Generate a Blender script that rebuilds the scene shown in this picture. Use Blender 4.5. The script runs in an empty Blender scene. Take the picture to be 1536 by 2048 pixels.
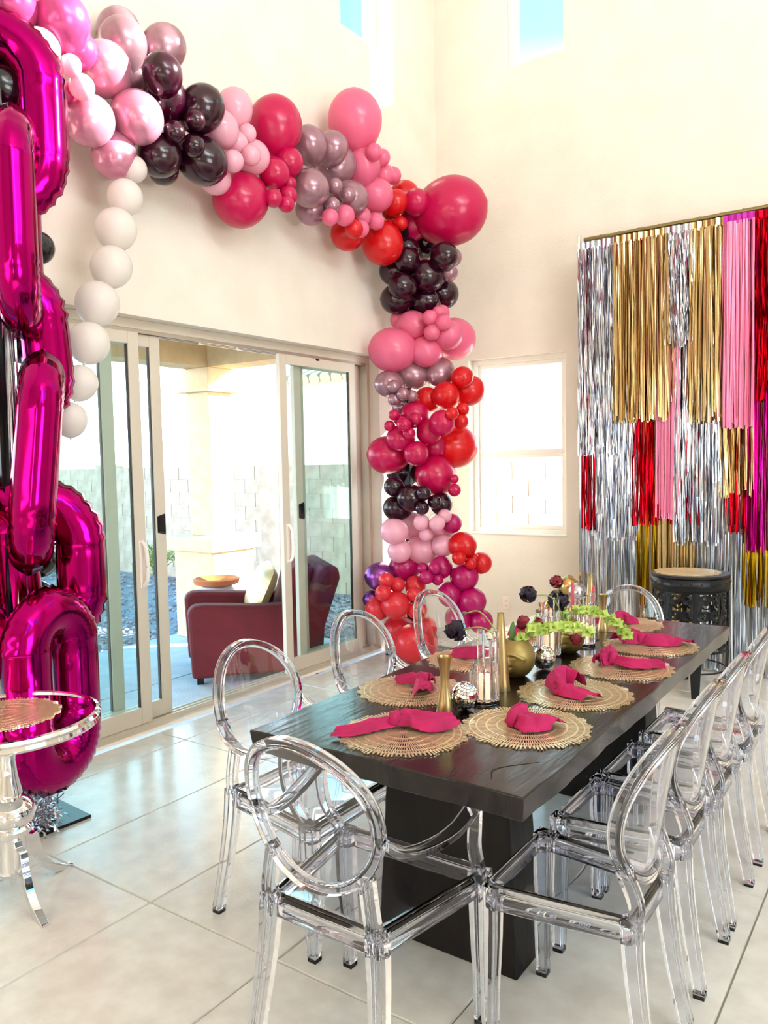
import bpy, bmesh, math, random
from math import sin, cos, pi, radians as R
from mathutils import Vector, Matrix, noise
random.seed(7)
D = bpy.data
SC = bpy.context.scene
COL = SC.collection

# ------------------------------------------------------------------ camera, sky, sun, exposure
cam = D.cameras.new('camera'); camera = D.objects.new('camera', cam); COL.objects.link(camera)
cam.sensor_fit = 'VERTICAL'; cam.sensor_height = 36.0; cam.lens = 36.0 * 1589.7 / 2048.0
cam.clip_start = .05; cam.clip_end = 300
_f = Vector((-0.57286068, 0.81713473, -0.06419881)); _r = Vector((0.81938177, 0.57292588, -0.01922102)); _u = Vector((-0.02107499, 0.0636143, 0.99775201))
camera.matrix_world = Matrix(((_r.x, _u.x, -_f.x, 3.7623), (_r.y, _u.y, -_f.y, -6.2804), (_r.z, _u.z, -_f.z, 1.58), (0, 0, 0, 1)))
SC.camera = camera

world = D.worlds.new('sky'); SC.world = world; world.use_nodes = True
wn = world.node_tree; bg = wn.nodes['Background']
tc = wn.nodes.new('ShaderNodeTexCoord'); sx = wn.nodes.new('ShaderNodeSeparateXYZ'); cr = wn.nodes.new('ShaderNodeValToRGB')
wn.links.new(tc.outputs['Generated'], sx.inputs[0]); wn.links.new(sx.outputs['Z'], cr.inputs[0]); wn.links.new(cr.outputs[0], bg.inputs[0])
cr.color_ramp.elements[0].position = 0.0; cr.color_ramp.elements[0].color = (.95, .96, 1, 1)
cr.color_ramp.elements[1].position = .75; cr.color_ramp.elements[1].color = (.035, .22, .36, 1)
_e = cr.color_ramp.elements.new(.2); _e.color = (.72, .9, 1, 1); _e = cr.color_ramp.elements.new(.45); _e.color = (.08, .32, .45, 1)
bg.inputs[1].default_value = 10.0

SUN_FROM = Vector((.68, .64, .36)).normalized()
sun = D.lights.new('sun', 'SUN'); sun.energy = 40.0; sun.angle = R(.5); sun.color = (1, .95, .86)
so = D.objects.new('sun', sun); COL.objects.link(so); so.rotation_euler = SUN_FROM.to_track_quat('Z', 'Y').to_euler(); so.location = (3, 20, 15)

def area(name, loc, direction, sx_, sy_, power, color=(1, 1, 1)):
    l = D.lights.new(name, 'AREA'); l.shape = 'RECTANGLE'; l.size = sx_; l.size_y = sy_; l.energy = power; l.color = color
    o = D.objects.new(name, l); COL.objects.link(o); o.location = loc
    o.rotation_euler = Vector(direction).to_track_quat('-Z', 'Z').to_euler(); return o
# added fill lamps inside the unseen right-wall openings, standing in for daylight
area('added_fill_right', (6.7, -4.4, 1.8), (-1, 0, .0), 2.3, 1.6, 30, (1, .97, .93))
area('added_fill_upper', (6.6, -5.2, 5.1), (-.75, .9, .38), 4.0, 1.1, 190, (1, .98, .92))

SC.view_settings.view_transform = 'Standard'; SC.view_settings.look = 'None'
SC.view_settings.exposure = -0.12; SC.view_settings.gamma = 1.0; SC.view_settings.use_curve_mapping = False
SC.cycles.max_bounces = 28; SC.cycles.transparent_max_bounces = 40; SC.cycles.transmission_bounces = 24
SC.cycles.diffuse_bounces = 5; SC.cycles.glossy_bounces = 5; SC.cycles.sample_clamp_indirect = 8
SC.cycles.use_denoising = True; SC.cycles.blur_glossy = 1.0

# ------------------------------------------------------------------ materials
def lin(h):
    h = h.lstrip('#'); c = [int(h[i:i + 2], 16) / 255 for i in (0, 2, 4)]
    return tuple(x / 12.92 if x <= .04045 else ((x + .055) / 1.055) ** 2.4 for x in c) + (1,)
def mat(name, col, rough=.5, metal=0., **k):
    m = D.materials.new(name); m.use_nodes = True; b = m.node_tree.nodes['Principled BSDF']
    b.inputs['Base Color'].default_value = lin(col) if isinstance(col, str) else tuple(col) + (1,)
    b.inputs['Roughness'].default_value = rough; b.inputs['Metallic'].default_value = metal
    for kk, v in k.items(): b.inputs[kk.replace('_', ' ')].default_value = v
    return m
def noisy(m, c1, c2, scale, bump=0., detail=6, stretch=(1, 1, 1), rr=None, bscale=None):
    nt = m.node_tree; b = nt.nodes['Principled BSDF']; t = nt.nodes.new('ShaderNodeTexCoord'); mp = nt.nodes.new('ShaderNodeMapping')
    mp.inputs['Scale'].default_value = stretch
    n = nt.nodes.new('ShaderNodeTexNoise'); n.inputs['Scale'].default_value = scale; n.inputs['Detail'].default_value = detail
    r = nt.nodes.new('ShaderNodeValToRGB'); r.color_ramp.elements[0].position = .35; r.color_ramp.elements[1].position = .65
    r.color_ramp.elements[0].color = lin(c1); r.color_ramp.elements[1].color = lin(c2)
    nt.links.new(t.outputs['Object'], mp.inputs[0]); nt.links.new(mp.outputs[0], n.inputs['Vector'])
    nt.links.new(n.outputs['Fac'], r.inputs[0]); nt.links.new(r.outputs[0], b.inputs['Base Color'])
    if bump:
        bp = nt.nodes.new('ShaderNodeBump'); bp.inputs['Strength'].default_value = bump; bp.inputs['Distance'].default_value = .01
        n2 = n
        if bscale:
            n2 = nt.nodes.new('ShaderNodeTexNoise'); n2.inputs['Scale'].default_value = bscale; nt.links.new(mp.outputs[0], n2.inputs['Vector'])
        nt.links.new(n2.outputs['Fac'], bp.inputs['Height']); nt.links.new(bp.outputs[0], b.inputs['Normal'])
    if rr:
        mr = nt.nodes.new('ShaderNodeMapRange'); mr.inputs['To Min'].default_value = rr[0]; mr.inputs['To Max'].default_value = rr[1]
        nt.links.new(n.outputs['Fac'], mr.inputs[0]); nt.links.new(mr.outputs[0], b.inputs['Roughness'])
    return m
def clear(name, face, edge, ior=1.5, rough=.02, refl=1.0, power=.5):
    """thin clear plastic or glass: transparent body that deepens towards its edges, with a Fresnel gloss"""
    m = D.materials.new(name); m.use_nodes = True; nt = m.node_tree; nt.nodes.clear()
    o = nt.nodes.new('ShaderNodeOutputMaterial'); tr = nt.nodes.new('ShaderNodeBsdfTransparent'); gl = nt.nodes.new('ShaderNodeBsdfGlossy')
    lw = nt.nodes.new('ShaderNodeLayerWeight'); lw.inputs['Blend'].default_value = power
    mc = nt.nodes.new('ShaderNodeMix'); mc.data_type = 'RGBA'; mc.inputs[6].default_value = tuple(face) + (1,); mc.inputs[7].default_value = tuple(edge) + (1,)
    nt.links.new(lw.outputs['Facing'], mc.inputs[0]); nt.links.new(mc.outputs[2], tr.inputs[0])
    l2 = nt.nodes.new('ShaderNodeLayerWeight'); l2.inputs['Blend'].default_value = .5
    pw_ = nt.nodes.new('ShaderNodeMath'); pw_.operation = 'POWER'; pw_.inputs[1].default_value = 4.0
    f0 = ((ior - 1) / (ior + 1)) ** 2
    mul = nt.nodes.new('ShaderNodeMath'); mul.operation = 'MULTIPLY_ADD'; mul.inputs[1].default_value = (1 - f0) * .8 * refl; mul.inputs[2].default_value = f0 * refl
    gl.inputs['Roughness'].default_value = rough
    ms = nt.nodes.new('ShaderNodeMixShader'); nt.links.new(l2.outputs['Facing'], pw_.inputs[0]); nt.links.new(pw_.outputs[0], mul.inputs[0]); nt.links.new(mul.outputs[0], ms.inputs[0])
    nt.links.new(tr.outputs[0], ms.inputs[1]); nt.links.new(gl.outputs[0], ms.inputs[2]); nt.links.new(ms.outputs[0], o.inputs[0])
    return m
def latex(name, col, trans=.3, rough=.28):
    m = mat(name, col, rough, 0.); nt = m.node_tree; b = nt.nodes['Principled BSDF']
    b.inputs['Coat Weight'].default_value = .25; b.inputs['Coat Roughness'].default_value = .12
    t = nt.nodes.new('ShaderNodeBsdfTranslucent'); t.inputs[0].default_value = lin(col)
    ms = nt.nodes.new('ShaderNodeMixShader'); ms.inputs[0].default_value = trans
    nt.links.new(b.outputs[0], ms.inputs[1]); nt.links.new(t.outputs[0], ms.inputs[2]); nt.links.new(ms.outputs[0], nt.nodes['Material Output'].inputs[0])
    return m

M = {}
M['wall'] = noisy(mat('wall_paint', '#e4dccf', .85), '#e1d9cb', '#e8e0d3', 3, .25, bscale=60)
M['ceiling'] = mat('ceiling_paint', '#f2efe9', .9)
M['tile'] = noisy(mat('porcelain_tile', '#dbd6ce', .3), '#cfcac1', '#dedad2', 9, .05, rr=(.12, .3), bscale=70)
M['grout'] = mat('grout', '#8d867d', .9)
M['vinyl'] = mat('almond_frame', '#cfc5b4', .4)
M['white'] = mat('white_vinyl', '#f1ede4', .35)
M['trackmetal'] = mat('track_metal', '#b9b0a2', .35, .6)
M['glass'] = clear('window_glass', (.965, .985, .98), (.8, .9, .88), 1.45, 0., .9)
M['acrylic'] = mat('clear_polycarbonate', (.93, .935, .99), .0, 0., Transmission_Weight=1., IOR=1.5)
M['prism'] = mat('prism_glass', (.98, .97, 1.), .0, 0., Transmission_Weight=1., IOR=1.5)
M['black'] = mat('black_metal', '#0b0c10', .35, .3)
M['plate'] = mat('black_plate', '#12181e', .3, .4)
M['table'] = noisy(mat('espresso_wood', '#100707', .2, Specular_IOR_Level=.4), '#080404', '#120807', 4, .12, stretch=(6, 1, 1), rr=(.12, .3), bscale=7)
M['table'].node_tree.nodes['Principled BSDF'].inputs['Coat Weight'].default_value = .1
M['crack'] = mat('wood_crack', '#050303', .9)
M['pedestal'] = noisy(mat('espresso_leg', '#0c0606', .5, Specular_IOR_Level=.3), '#080404', '#120a08', 5, .2, stretch=(6, 6, 1))
M['gold_mat'] = mat('gold_raffia', '#f2deba', .3, .8)
M['gold'] = mat('satin_gold', '#b09a6c', .33, 1.)
M['gold_face'] = mat('matte_gold', '#94804c', .45, .85)
M['chrome'] = mat('chrome', '#e6e6e8', .05, 1.)
M['mirror'] = mat('mirror_tile', '#f4f4f6', .03, 1.)
M['napkin'] = noisy(mat('magenta_linen', '#a80850', .8), '#9c064a', '#b40a58', 14, .3, bscale=400)
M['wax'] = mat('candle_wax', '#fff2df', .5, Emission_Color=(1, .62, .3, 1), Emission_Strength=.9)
M['flame'] = mat('flame', '#ffb060', .5, Emission_Color=(1, .55, .2, 1), Emission_Strength=12.)
M['taper'] = mat('pink_taper_candle', '#c85060', .45)
M['dark_petal'] = mat('dark_petal', '#1b0a22', .7); M['red_petal'] = mat('red_petal', '#7a0820', .6)
M['stem'] = mat('stem_green', '#8a9a4a', .5); M['bell'] = latex('bell_green', '#c4da74', .35, .5); M['leaf'] = mat('leaf_green', '#47652b', .5)
M['bud'] = mat('bud_grey', '#5a5148', .6)
M['sofa'] = noisy(mat('burgundy_fabric', '#580914', .85), '#540812', '#5e0b17', 6, .15, bscale=200)
M['pillow'] = mat('champagne_satin', '#c9b489', .35, .35)
M['stucco'] = noisy(mat('beige_stucco', '#dcc49c', .9), '#d8bf96', '#e2cba4', 12, .4, bscale=90)
M['soffit'] = noisy(mat('soffit', '#c9ae84', .9), '#c4a97e', '#cfb58c', 8, .2)
M['concrete'] = noisy(mat('patio_concrete', '#b6bac2', .8), '#adb1ba', '#bec2c8', 6, .2, bscale=60)
M['block'] = noisy(mat('concrete_block', '#c2a794', .95), '#b59a88', '#cdb4a2', 5, .4, bscale=60)
M['mortar'] = mat('mortar', '#a58f80', .95)
M['gravel'] = noisy(mat('gravel_stone', '#8d8590', .9), '#6d6672', '#b3aab2', 3, .3)
M['soil'] = noisy(mat('gravel_bed', '#8a8088', .95), '#736a74', '#9a9098', 40, .6)
M['shrub'] = latex('shrub_leaf', '#88a040', .3, .6)
M['terracotta'] = mat('terracotta', '#c0693a', .6)
M['orange'] = mat('orange_plastic', '#f08020', .5)
M['cream'] = mat('cream_stucco', '#e9dcbc', .9); M['rooftile'] = mat('clay_roof_tile', '#b79a88', .8); M['bluegrey'] = mat('grey_timber', '#8c8f92', .8)
def foil(name, col, rough=.2): return mat(name, col, rough, 1.)
M['foil_pink'] = foil('magenta_foil', '#a50664', .12)
M['fr_silver'] = foil('silver_fringe', '#cdd0d8', .17); M['fr_gold'] = foil('gold_fringe', '#bb9f6e', .24); M['fr_deep'] = foil('deep_gold_fringe', '#b8900e', .24)
M['fr_red'] = foil('red_fringe', '#b3061a', .25); M['fr_mag'] = foil('magenta_fringe', '#b40a80', .25)
M['fr_pink'] = mat('pink_fringe', '#f087ae', .4, .15); M['magenta_band'] = mat('magenta_band', '#b4109a', .6); M['rod'] = foil('antique_gold_rod', '#8f7f55', .35)
M['plastic_white'] = mat('white_plastic', '#f4e6dc', .4); M['slot'] = mat('outlet_slot', '#3a3330', .6)
BAL = {'rasp': latex('raspberry_latex', '#d00c56', .3), 'red': latex('red_latex', '#e0141e', .35), 'coral': latex('coral_latex', '#e8323f', .3), 'fuch': latex('fuchsia_latex', '#c40f6a', .3),
       'pink2': latex('bubblegum_latex', '#f0749a', .3), 'pale': latex('pale_pink_latex', '#f3b3c6', .25, .2), 'burg': latex('burgundy_latex', '#2c0217', .1, .18),
       'white': latex('white_latex', '#efe9e2', .35, .4), 'black': latex('black_latex', '#050508', .02, .2)}
for n_, c_, me in (('pinklit', '#c8849c', .4), ('mauve', '#a07884', .5), ('pink', '#c24a84', .45), ('viol', '#8e4a96', .85), ('goldb', '#c9a468', .9), ('silverb', '#c9c6ca', .9)):  # first tone: mauve balloons with the pink light on them put into the colour
    BAL[n_] = mat(n_ + '_chrome_balloon', c_, .24, me)

# ------------------------------------------------------------------ helpers
class B:
    """collects shapes and builds them as one mesh"""
    def __init__(s): s.v = []; s.f = []
    def add(s, vs, fs, m=None):
        o = len(s.v); s.v += [tuple((m @ Vector(v)) if m else v) for v in vs]; s.f += [tuple(i + o for i in f) for f in fs]; return s
    def box(s, x0, x1, y0, y1, z0, z1, m=None):
        vs = [(x, y, z) for z in (z0, z1) for y in (y0, y1) for x in (x0, x1)]
        return s.add(vs, [(0, 2, 3, 1), (4, 5, 7, 6), (0, 1, 5, 4), (2, 6, 7, 3), (0, 4, 6, 2), (1, 3, 7, 5)], m)
    def lathe(s, prof, n=24, m=None, cap=True):
        vs = []; fs = []; k = len(prof)
        for r, z in prof:
            for i in range(n): a = 2 * pi * i / n; vs.append((r * cos(a), r * sin(a), z))
        for j in range(k - 1):
            for i in range(n): i2 = (i + 1) % n; fs.append((j * n + i, j * n + i2, (j + 1) * n + i2, (j + 1) * n + i))
        if cap: fs += [tuple(range(n))[::-1], tuple((k - 1) * n + i for i in range(n))]
        return s.add(vs, fs, m)
    def sweep(s, pts, sec, ups=None, closed=False, cap=True, m=None):
        """sec(i) -> list of (a, b) offsets along side and up; pts are 3D"""
        P = [Vector(p) for p in pts]; n = len(P); vs = []; fs = []; k = None
        prev = None
        for i in range(n):
            a = P[(i - 1) % n] if (closed or i) else P[i]; b = P[(i + 1) % n] if (closed or i < n - 1) else P[i]
            t = (b - a).normalized()
            up = Vector(ups[i] if isinstance(ups, list) else (ups or (0, 0, 1)))
            sd = t.cross(up)
            if sd.length < 1e-4: sd = prev or Vector((1, 0, 0))
            sd.normalize(); prev = sd; u2 = sd.cross(t)
            se = sec(i) if callable(sec) else sec; k = len(se)
            for x, y in se: vs.append(tuple(P[i] + sd * x + u2 * y))
        for i in range(n if closed else n - 1):
            j = (i + 1) % n
            for q in range(k): q2 = (q + 1) % k; fs.append((i * k + q, i * k + q2, j * k + q2, j * k + q))
        if cap and not closed: fs += [tuple(range(k))[::-1], tuple((n - 1) * k + q for q in range(k))]
        return s.add(vs, fs, m)
    def tube(s, pts, r, n=8, closed=False, m=None):
        rr = r if callable(r) else (lambda i: r)
        return s.sweep(pts, lambda i: [(rr(i) * cos(2 * pi * q / n), rr(i) * sin(2 * pi * q / n)) for q in range(n)], closed=closed, m=m, ups=(0.013, .021, 1))
    def ball(s, c, r, n=12, k=8, sc=(1, 1, 1)):
        vs = [(c[0], c[1], c[2] - r * sc[2])]; fs = []
        for j in range(1, k):
            p = -pi / 2 + pi * j / k
            for i in range(n): a = 2 * pi * i / n; vs.append((c[0] + r * sc[0] * cos(p) * cos(a), c[1] + r * sc[1] * cos(p) * sin(a), c[2] + r * sc[2] * sin(p)))
        vs.append((c[0], c[1], c[2] + r * sc[2])); e = len(vs) - 1
        for i in range(n):
            i2 = (i + 1) % n; fs.append((0, 1 + i2, 1 + i)); fs.append((e, 1 + (k - 2) * n + i, 1 + (k - 2) * n + i2))
            for j in range(k - 2): fs.append((1 + j * n + i, 1 + j * n + i2, 1 + (j + 1) * n + i2, 1 + (j + 1) * n + i))
        return s.add(vs, fs)
    def mesh(s, name, m, smooth=False, fix=False):
        me = D.meshes.new(name); me.from_pydata(s.v, [], s.f); me.materials.append(m)
        if fix:
            bm = bmesh.new(); bm.from_mesh(me); bmesh.ops.recalc_face_normals(bm, faces=bm.faces); bm.to_mesh(me); bm.free()
        if smooth:
            me.polygons.foreach_set('use_smooth', [True] * len(me.polygons))
            if smooth == 'auto':
                try: me.set_sharp_from_angle(angle=R(38))
                except Exception: pass
        me.update(); return me
    def obj(s, name, m, parent=None, smooth=False, fix=True, bevel=0, solid=0, sub=0):
        o = D.objects.new(name, s.mesh(name, m, smooth, fix)); COL.objects.link(o)
        if parent: o.parent = parent
        if solid:
            d = o.modifiers.new('thickness', 'SOLIDIFY'); d.thickness = solid; d.offset = 0
        if bevel:
            d = o.modifiers.new('bevel', 'BEVEL'); d.width = bevel; d.segments = 2; d.limit_method = 'ANGLE'; d.angle_limit = R(40)
        if sub:
            d = o.modifiers.new('smooth', 'SUBSURF'); d.levels = sub; d.render_levels = sub
        return o
def tag(o, label=None, cat=None, group=None, kind=None):
    if label: o['label'] = label
    if cat: o['category'] = cat
    if group: o['group'] = group
    if kind: o['kind'] = kind
    return o
def empty(name, loc=(0, 0, 0), rz=0):
    o = D.objects.new(name, None); COL.objects.link(o); o.location = loc; o.rotation_euler = (0, 0, rz); o.empty_display_size = .1; return o
def put(name, mesh, parent=None, loc=(0, 0, 0), rot=(0, 0, 0), sc=(1, 1, 1)):
    o = D.objects.new(name, mesh); COL.objects.link(o)
    if parent: o.parent = parent
    o.location = loc; o.rotation_euler = rot; o.scale = sc; return o
def copy_tree(o, parent=None):
    c = o.copy(); COL.objects.link(c)
    if parent: c.parent = parent
    for ch in [x for x in D.objects if x.parent == o]: copy_tree(ch, c)
    return c
def struct(o): o['kind'] = 'structure'; return o
def cr_spline(P, n):
    P = [Vector(p) for p in P]; out = []
    Q = [P[0] * 2 - P[1]] + P + [P[-1] * 2 - P[-2]]
    for i in range(len(P) - 1):
        a, b, c, d = Q[i:i + 4]
        for j in range(n):
            t = j / n; out.append(.5 * (2 * b + (c - a) * t + (2 * a - 5 * b + 4 * c - d) * t * t + (3 * b - a - 3 * c + d) * t ** 3))
    out.append(P[-1]); return out

# ------------------------------------------------------------------ room shell
YO, ZO = -.95, 2.43            # right jamb and head of the sliding door opening
b = B()
b.box(-.2, 0, -10, -5.0, 0, 6.3).box(-.2, 0, -5.0, YO, ZO, 4.86).box(-.2, 0, YO, .2, 0, 4.86)
b.box(-.2, 0, -5.0, -1.36, 4.86, 6.3).box(-.2, 0, -.81, .2, 4.86, 6.3).box(-.2, 0, -1.36, -.81, 6.15, 6.3)
struct(b.obj('wall_left', M['wall']))
b = B()
wl, wr, wb, wt = .305, 1.215, .919, 2.456
cl, cr2, cb = .70, 1.26, 4.85
b.box(0, wl, 0, .2, 0, cb).box(wr, 7, 0, .2, 0, cb).box(wl, wr, 0, .2, 0, wb).box(wl, wr, 0, .2, wt, cb)
b.box(0, cl, 0, .2, cb, 6.3).box(cr2, 3.9, 0, .2, cb, 6.3).box(5.3, 7, 0, .2, cb, 6.3).box(3.9, 5.3, 0, .2, cb, 5.2).box(3.9, 5.3, 0, .2, 6.15, 6.3).box(cl, cr2, 0, .2, 6.15, 6.3)
struct(b.obj('wall_back', M['wall']))
b = B(); b.box(7, 7.2, -10, -7, 0, 6.3).box(7, 7.2, -2.2, .2, 0, 6.3).box(7, 7.2, -7, -2.2, 0, .9).box(7, 7.2, -7, -5.6, .9, 2.6).box(7, 7.2, -3.2, -2.2, .9, 2.6).box(7, 7.2, -7, -2.2, 2.6, 4.5).box(7, 7.2, -7, -2.2, 5.7, 6.3)
struct(b.obj('wall_right', M['wall']))
b = B(); b.box(-.2, 4.6, -10.2, -10, 0, 6.3).box(5.8, 7.2, -10.2, -10, 0, 6.3).box(4.6, 5.8, -10.2, -10, 0, .9).box(4.6, 5.8, -10.2, -10, 2.3, 6.3)
struct(b.obj('wall_front', M['wall']))
struct(B().box(-.2, 7.2, -10.2, .2, 6.3, 6.45).obj('ceiling', M['ceiling']))
fl = struct(B().box(-.0, 7.0, -10, 0, -.08, -.006).obj('floor', M['grout']))
g = .0022
xs = [.23 + .6098 * i for i in range(-1, 12)]; ys = [-4.5 + 1.2196 * j for j in range(-5, 5)]
tiles = {}
for x in xs:
    for y in ys:
        x0, x1, y0, y1 = max(x + g, 0), min(x + .6098 - g, 7.0), max(y + g, -10), min(y + 1.2196 - g, 0)
        if x1 - x0 < .02 or y1 - y0 < .02: continue
        key = (round(x1 - x0, 3), round(y1 - y0, 3))
        if key not in tiles:
            w, h = key; c = .003; bb = B()
            bb.add([(0, 0, -.006), (w, 0, -.006), (w, h, -.006), (0, h, -.006), (c, c, 0), (w - c, c, 0), (w - c, h - c, 0), (c, h - c, 0), ],
                   [(4, 5, 6, 7), (0, 1, 5, 4), (1, 2, 6, 5), (2, 3, 7, 6), (3, 0, 4, 7), (3, 2, 1, 0)])
            tiles[key] = bb.mesh('tile', M['tile'])
        put('tile', tiles[key], fl, (x0, y0, 0))

# ------------------------------------------------------------------ sliding door
dr = struct(empty('door_1', (-.1, 0, 0)))
X0, X1 = -.1, .02           # local x of the frame depth
B().box(-.1, .005, -5.0, YO, 2.375, ZO).obj('head_frame', M['vinyl'], dr, bevel=.004)
B().box(-.1, .005, YO - .035, YO, .04, 2.375).obj('jamb', M['vinyl'], dr, bevel=.004)
B().box(-.1, .005, -5.0, -4.96, .04, 2.375).obj('jamb', M['vinyl'], dr, bevel=.004)
b = B(); b.box(-.1, .06, -5.0, YO, 0, .02)
for xx in (-.085, -.045, -.005): b.box(xx - .006, xx + .006, -4.96, YO - .035, .02, .045)
b.obj('sill_track', M['vinyl'], dr)
b = B()
for xx in (-.085, -.045, -.005): b.box(xx - .004, xx + .004, -4.96, YO - .035, 2.355, 2.376)
b.obj('head_track', M['trackmetal'], dr)
for yy in (-2.75, -2.42, -1.62): B().box(-.012, .012, yy - .02, yy + .02, 2.338, 2.355).obj('roller_clip', M['trackmetal'], dr)
def door_panel(xc, y0, y1, st=.075, handle=None, latch=None):
    z0, z1 = .047, 2.354; d = .017
    B().box(xc - d, xc + d, y0, y0 + st, z0, z1).obj('stile', M['vinyl'], dr, bevel=.003)
    B().box(xc - d, xc + d, y1 - st, y1, z0, z1).obj('stile', M['vinyl'], dr, bevel=.003)
    B().box(xc - d, xc + d, y0 + st, y1 - st, z1 - .07, z1).obj('top_rail', M['vinyl'], dr, bevel=.003)
    B().box(xc - d, xc + d, y0 + st, y1 - st, z0, z0 + .1).obj('bottom_rail', M['vinyl'], dr, bevel=.003)
    B().box(xc - .004, xc + .004, y0 + st, y1 - st, z0 + .1, z1 - .07).obj('glass_pane', M['glass'], dr)
    B().box(xc - .009, xc + .009, y0 + st, y0 + st + .006, z0 + .1, z1 - .07).box(xc - .009, xc + .009, y1 - st - .006, y1 - st, z0 + .1, z1 - .07).obj('gasket', M['slot'], dr)
    if handle is not None:
        pts = [(xc + .017, handle, 1.0 - .13), (xc + .035, handle, 1.0 - .125), (xc + .06, handle, 1.0 - .09), (xc + .068, handle, 1.0), (xc + .06, handle, 1.09), (xc + .035, handle, 1.125), (xc + .017, handle, 1.13)]
        h = B(); h.box(xc + .017, xc + .021, handle - .018, handle + .018, .86, 1.14); h.tube(cr_spline(pts, 5), .011)
        h.obj('pull_handle', M['plastic_white'], dr, smooth='auto')
    if latch is not None:
        h = B(); h.add([(xc + .018, latch - .03, 1.17), (xc + .018, latch + .03, 1.155), (xc + .018, latch + .03, 1.285), (xc + .018, latch - .03, 1.27), (xc + .03, latch - .022, 1.18), (xc + .03, latch + .022, 1.17), (xc + .03, latch + .022, 1.27), (xc + .03, latch - .022, 1.26)],
                       [(4, 5, 6, 7), (0, 1, 5, 4), (1, 2, 6, 5), (2, 3, 7, 6), (3, 0, 4, 7), (3, 2, 1, 0)])
        h.obj('latch', M['black'], dr)
door_panel(-.005, -4.35, -3.25, handle=-3.285)
door_panel(-.045, -4.2, -3.065, latch=-3.1)
door_panel(-.085, -4.96, -3.38, st=.08)
door_panel(-.005, -2.045, -1.155, handle=-2.0)
door_panel(-.045, -2.0 + .15, -1.06, latch=-1.9 + .1)
door_panel(-.085, -1.76, YO - .037, st=.06)

# ------------------------------------------------------------------ windows
def window(name, ax, a0, a1, z0, z1, pos, rail=None):
    """ax 'y': window in a wall of constant y at y=pos; ax 'x': wall of constant x"""
    w = struct(empty(name, (0, 0, 0)))
    def bx(bb, a, b_, c, d, t): return bb.box(a, b_, pos - t, pos + t, c, d) if ax == 'y' else bb.box(pos - t, pos + t, a, b_, c, d)
    F = .045
    b = B(); bx(b, a0, a0 + F, z0, z1, .04); bx(b, a1 - F, a1, z0, z1, .04); bx(b, a0 + F, a1 - F, z0, z0 + F, .04); bx(b, a0 + F, a1 - F, z1 - F, z1, .04)
    b.obj('window_frame', M['white'], w, bevel=.004)
    zs = [z0 + F, rail, z1 - F] if rail else [z0 + F, z1 - F]
    for k in range(len(zs) - 1):
        q0, q1 = zs[k], zs[k + 1]; G = .035; dy = .0 if k else -.015
        b = B(); t = .014
        bx(b, a0 + F, a0 + F + G, q0, q1, t); bx(b, a1 - F - G, a1 - F, q0, q1, t); bx(b, a0 + F + G, a1 - F - G, q0, q0 + G, t); bx(b, a0 + F + G, a1 - F - G, q1 - G, q1, t)
        b.obj('sash', M['white'], w, bevel=.003)
        b = B(); bx(b, a0 + F + G, a1 - F - G, q0 + G, q1 - G, .003); b.obj('glass_pane', M['glass'], w)
    return w
window('window_1', 'y', wl, wr, wb, wt, .12, 1.62)
window('window_2', 'y', cl, cr2, cb, 6.15, .08)
window('window_4', 'y', 3.9, 5.3, 5.2, 6.15, .14)
window('window_3', 'x', -1.36, -.81, 4.86, 6.15, -.1)
b = B(); b.box(wl, wr, -.012, .08, wb - .002, wb + .012); struct(b.obj('trim_1', M['white'], bevel=.003))

# wall outlet
o = tag(B().box(-.036, .036, -.006, 0, -.058, .058).obj('wall_outlet', M['plastic_white'], bevel=.003), 'white double wall outlet below the small window', 'outlet'); o.location = (.656, 0, .312)
for dz in (-.024, .024):
    r_ = B().box(-.017, .017, -.009, -.006, dz - .014, dz + .014).obj('socket_face', M['plastic_white'], o, bevel=.003)
    B().box(-.008, -.005, -.0095, -.009, dz - .004, dz + .007).box(.005, .008, -.0095, -.009, dz - .004, dz + .007).box(-.002, .002, -.0095, -.009, dz - .011, dz - .007).obj('slot', M['slot'], r_)
# ------------------------------------------------------------------ outside: patio, gravel, fence, column
pt = struct(empty('patio', (0, 0, 0)))
for (x0, x1, y0, y1) in ((-1.15, -.21, -6.5, -3.6), (-2.45, -1.16, -6.5, -3.6), (-1.15, -.21, -3.59, -.45), (-2.45, -1.16, -3.59, -.45)):
    B().box(x0, x1, y0, y1, -.22, -.1).obj('slab', M['concrete'], pt, bevel=.006)
struct(B().box(-30, -.2, -20, 2.0, -.3, -.16).box(-.2, 12, .2, 2.0, -.3, -.16).obj('ground', M['soil']))
# gravel stones, far too many to count
b = B(); rnd = random.Random(3)
ico = bmesh.new(); bmesh.ops.create_icosphere(ico, subdivisions=1, radius=1); iv = [v.co.copy() for v in ico.verts]; jf = [tuple(v.index for v in f.verts) for f in ico.faces]; ico.free()
for _ in range(5200):
    x = -2.5 - 7 * rnd.random() ** 1.5; y = rnd.uniform(-5.5, 1.75)
    if _ % 4 == 0: x = rnd.uniform(-2.5, -.25); y = rnd.uniform(-.4, 1.75)
    s_ = rnd.uniform(.014, .034); a = rnd.random() * 6.28; k = (rnd.uniform(.7, 1.3), rnd.uniform(.7, 1.3), .6)
    b.add([(x + s_ * (v.x * k[0] * cos(a) - v.y * k[1] * sin(a)), y + s_ * (v.x * k[0] * sin(a) + v.y * k[1] * cos(a)), -.153 + s_ * .5 + s_ * v.z * k[2]) for v in iv], jf)
tag(b.obj('gravel', M['gravel'], fix=False), 'grey purple gravel covering the yard beside the patio', 'gravel', kind='stuff')
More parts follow.
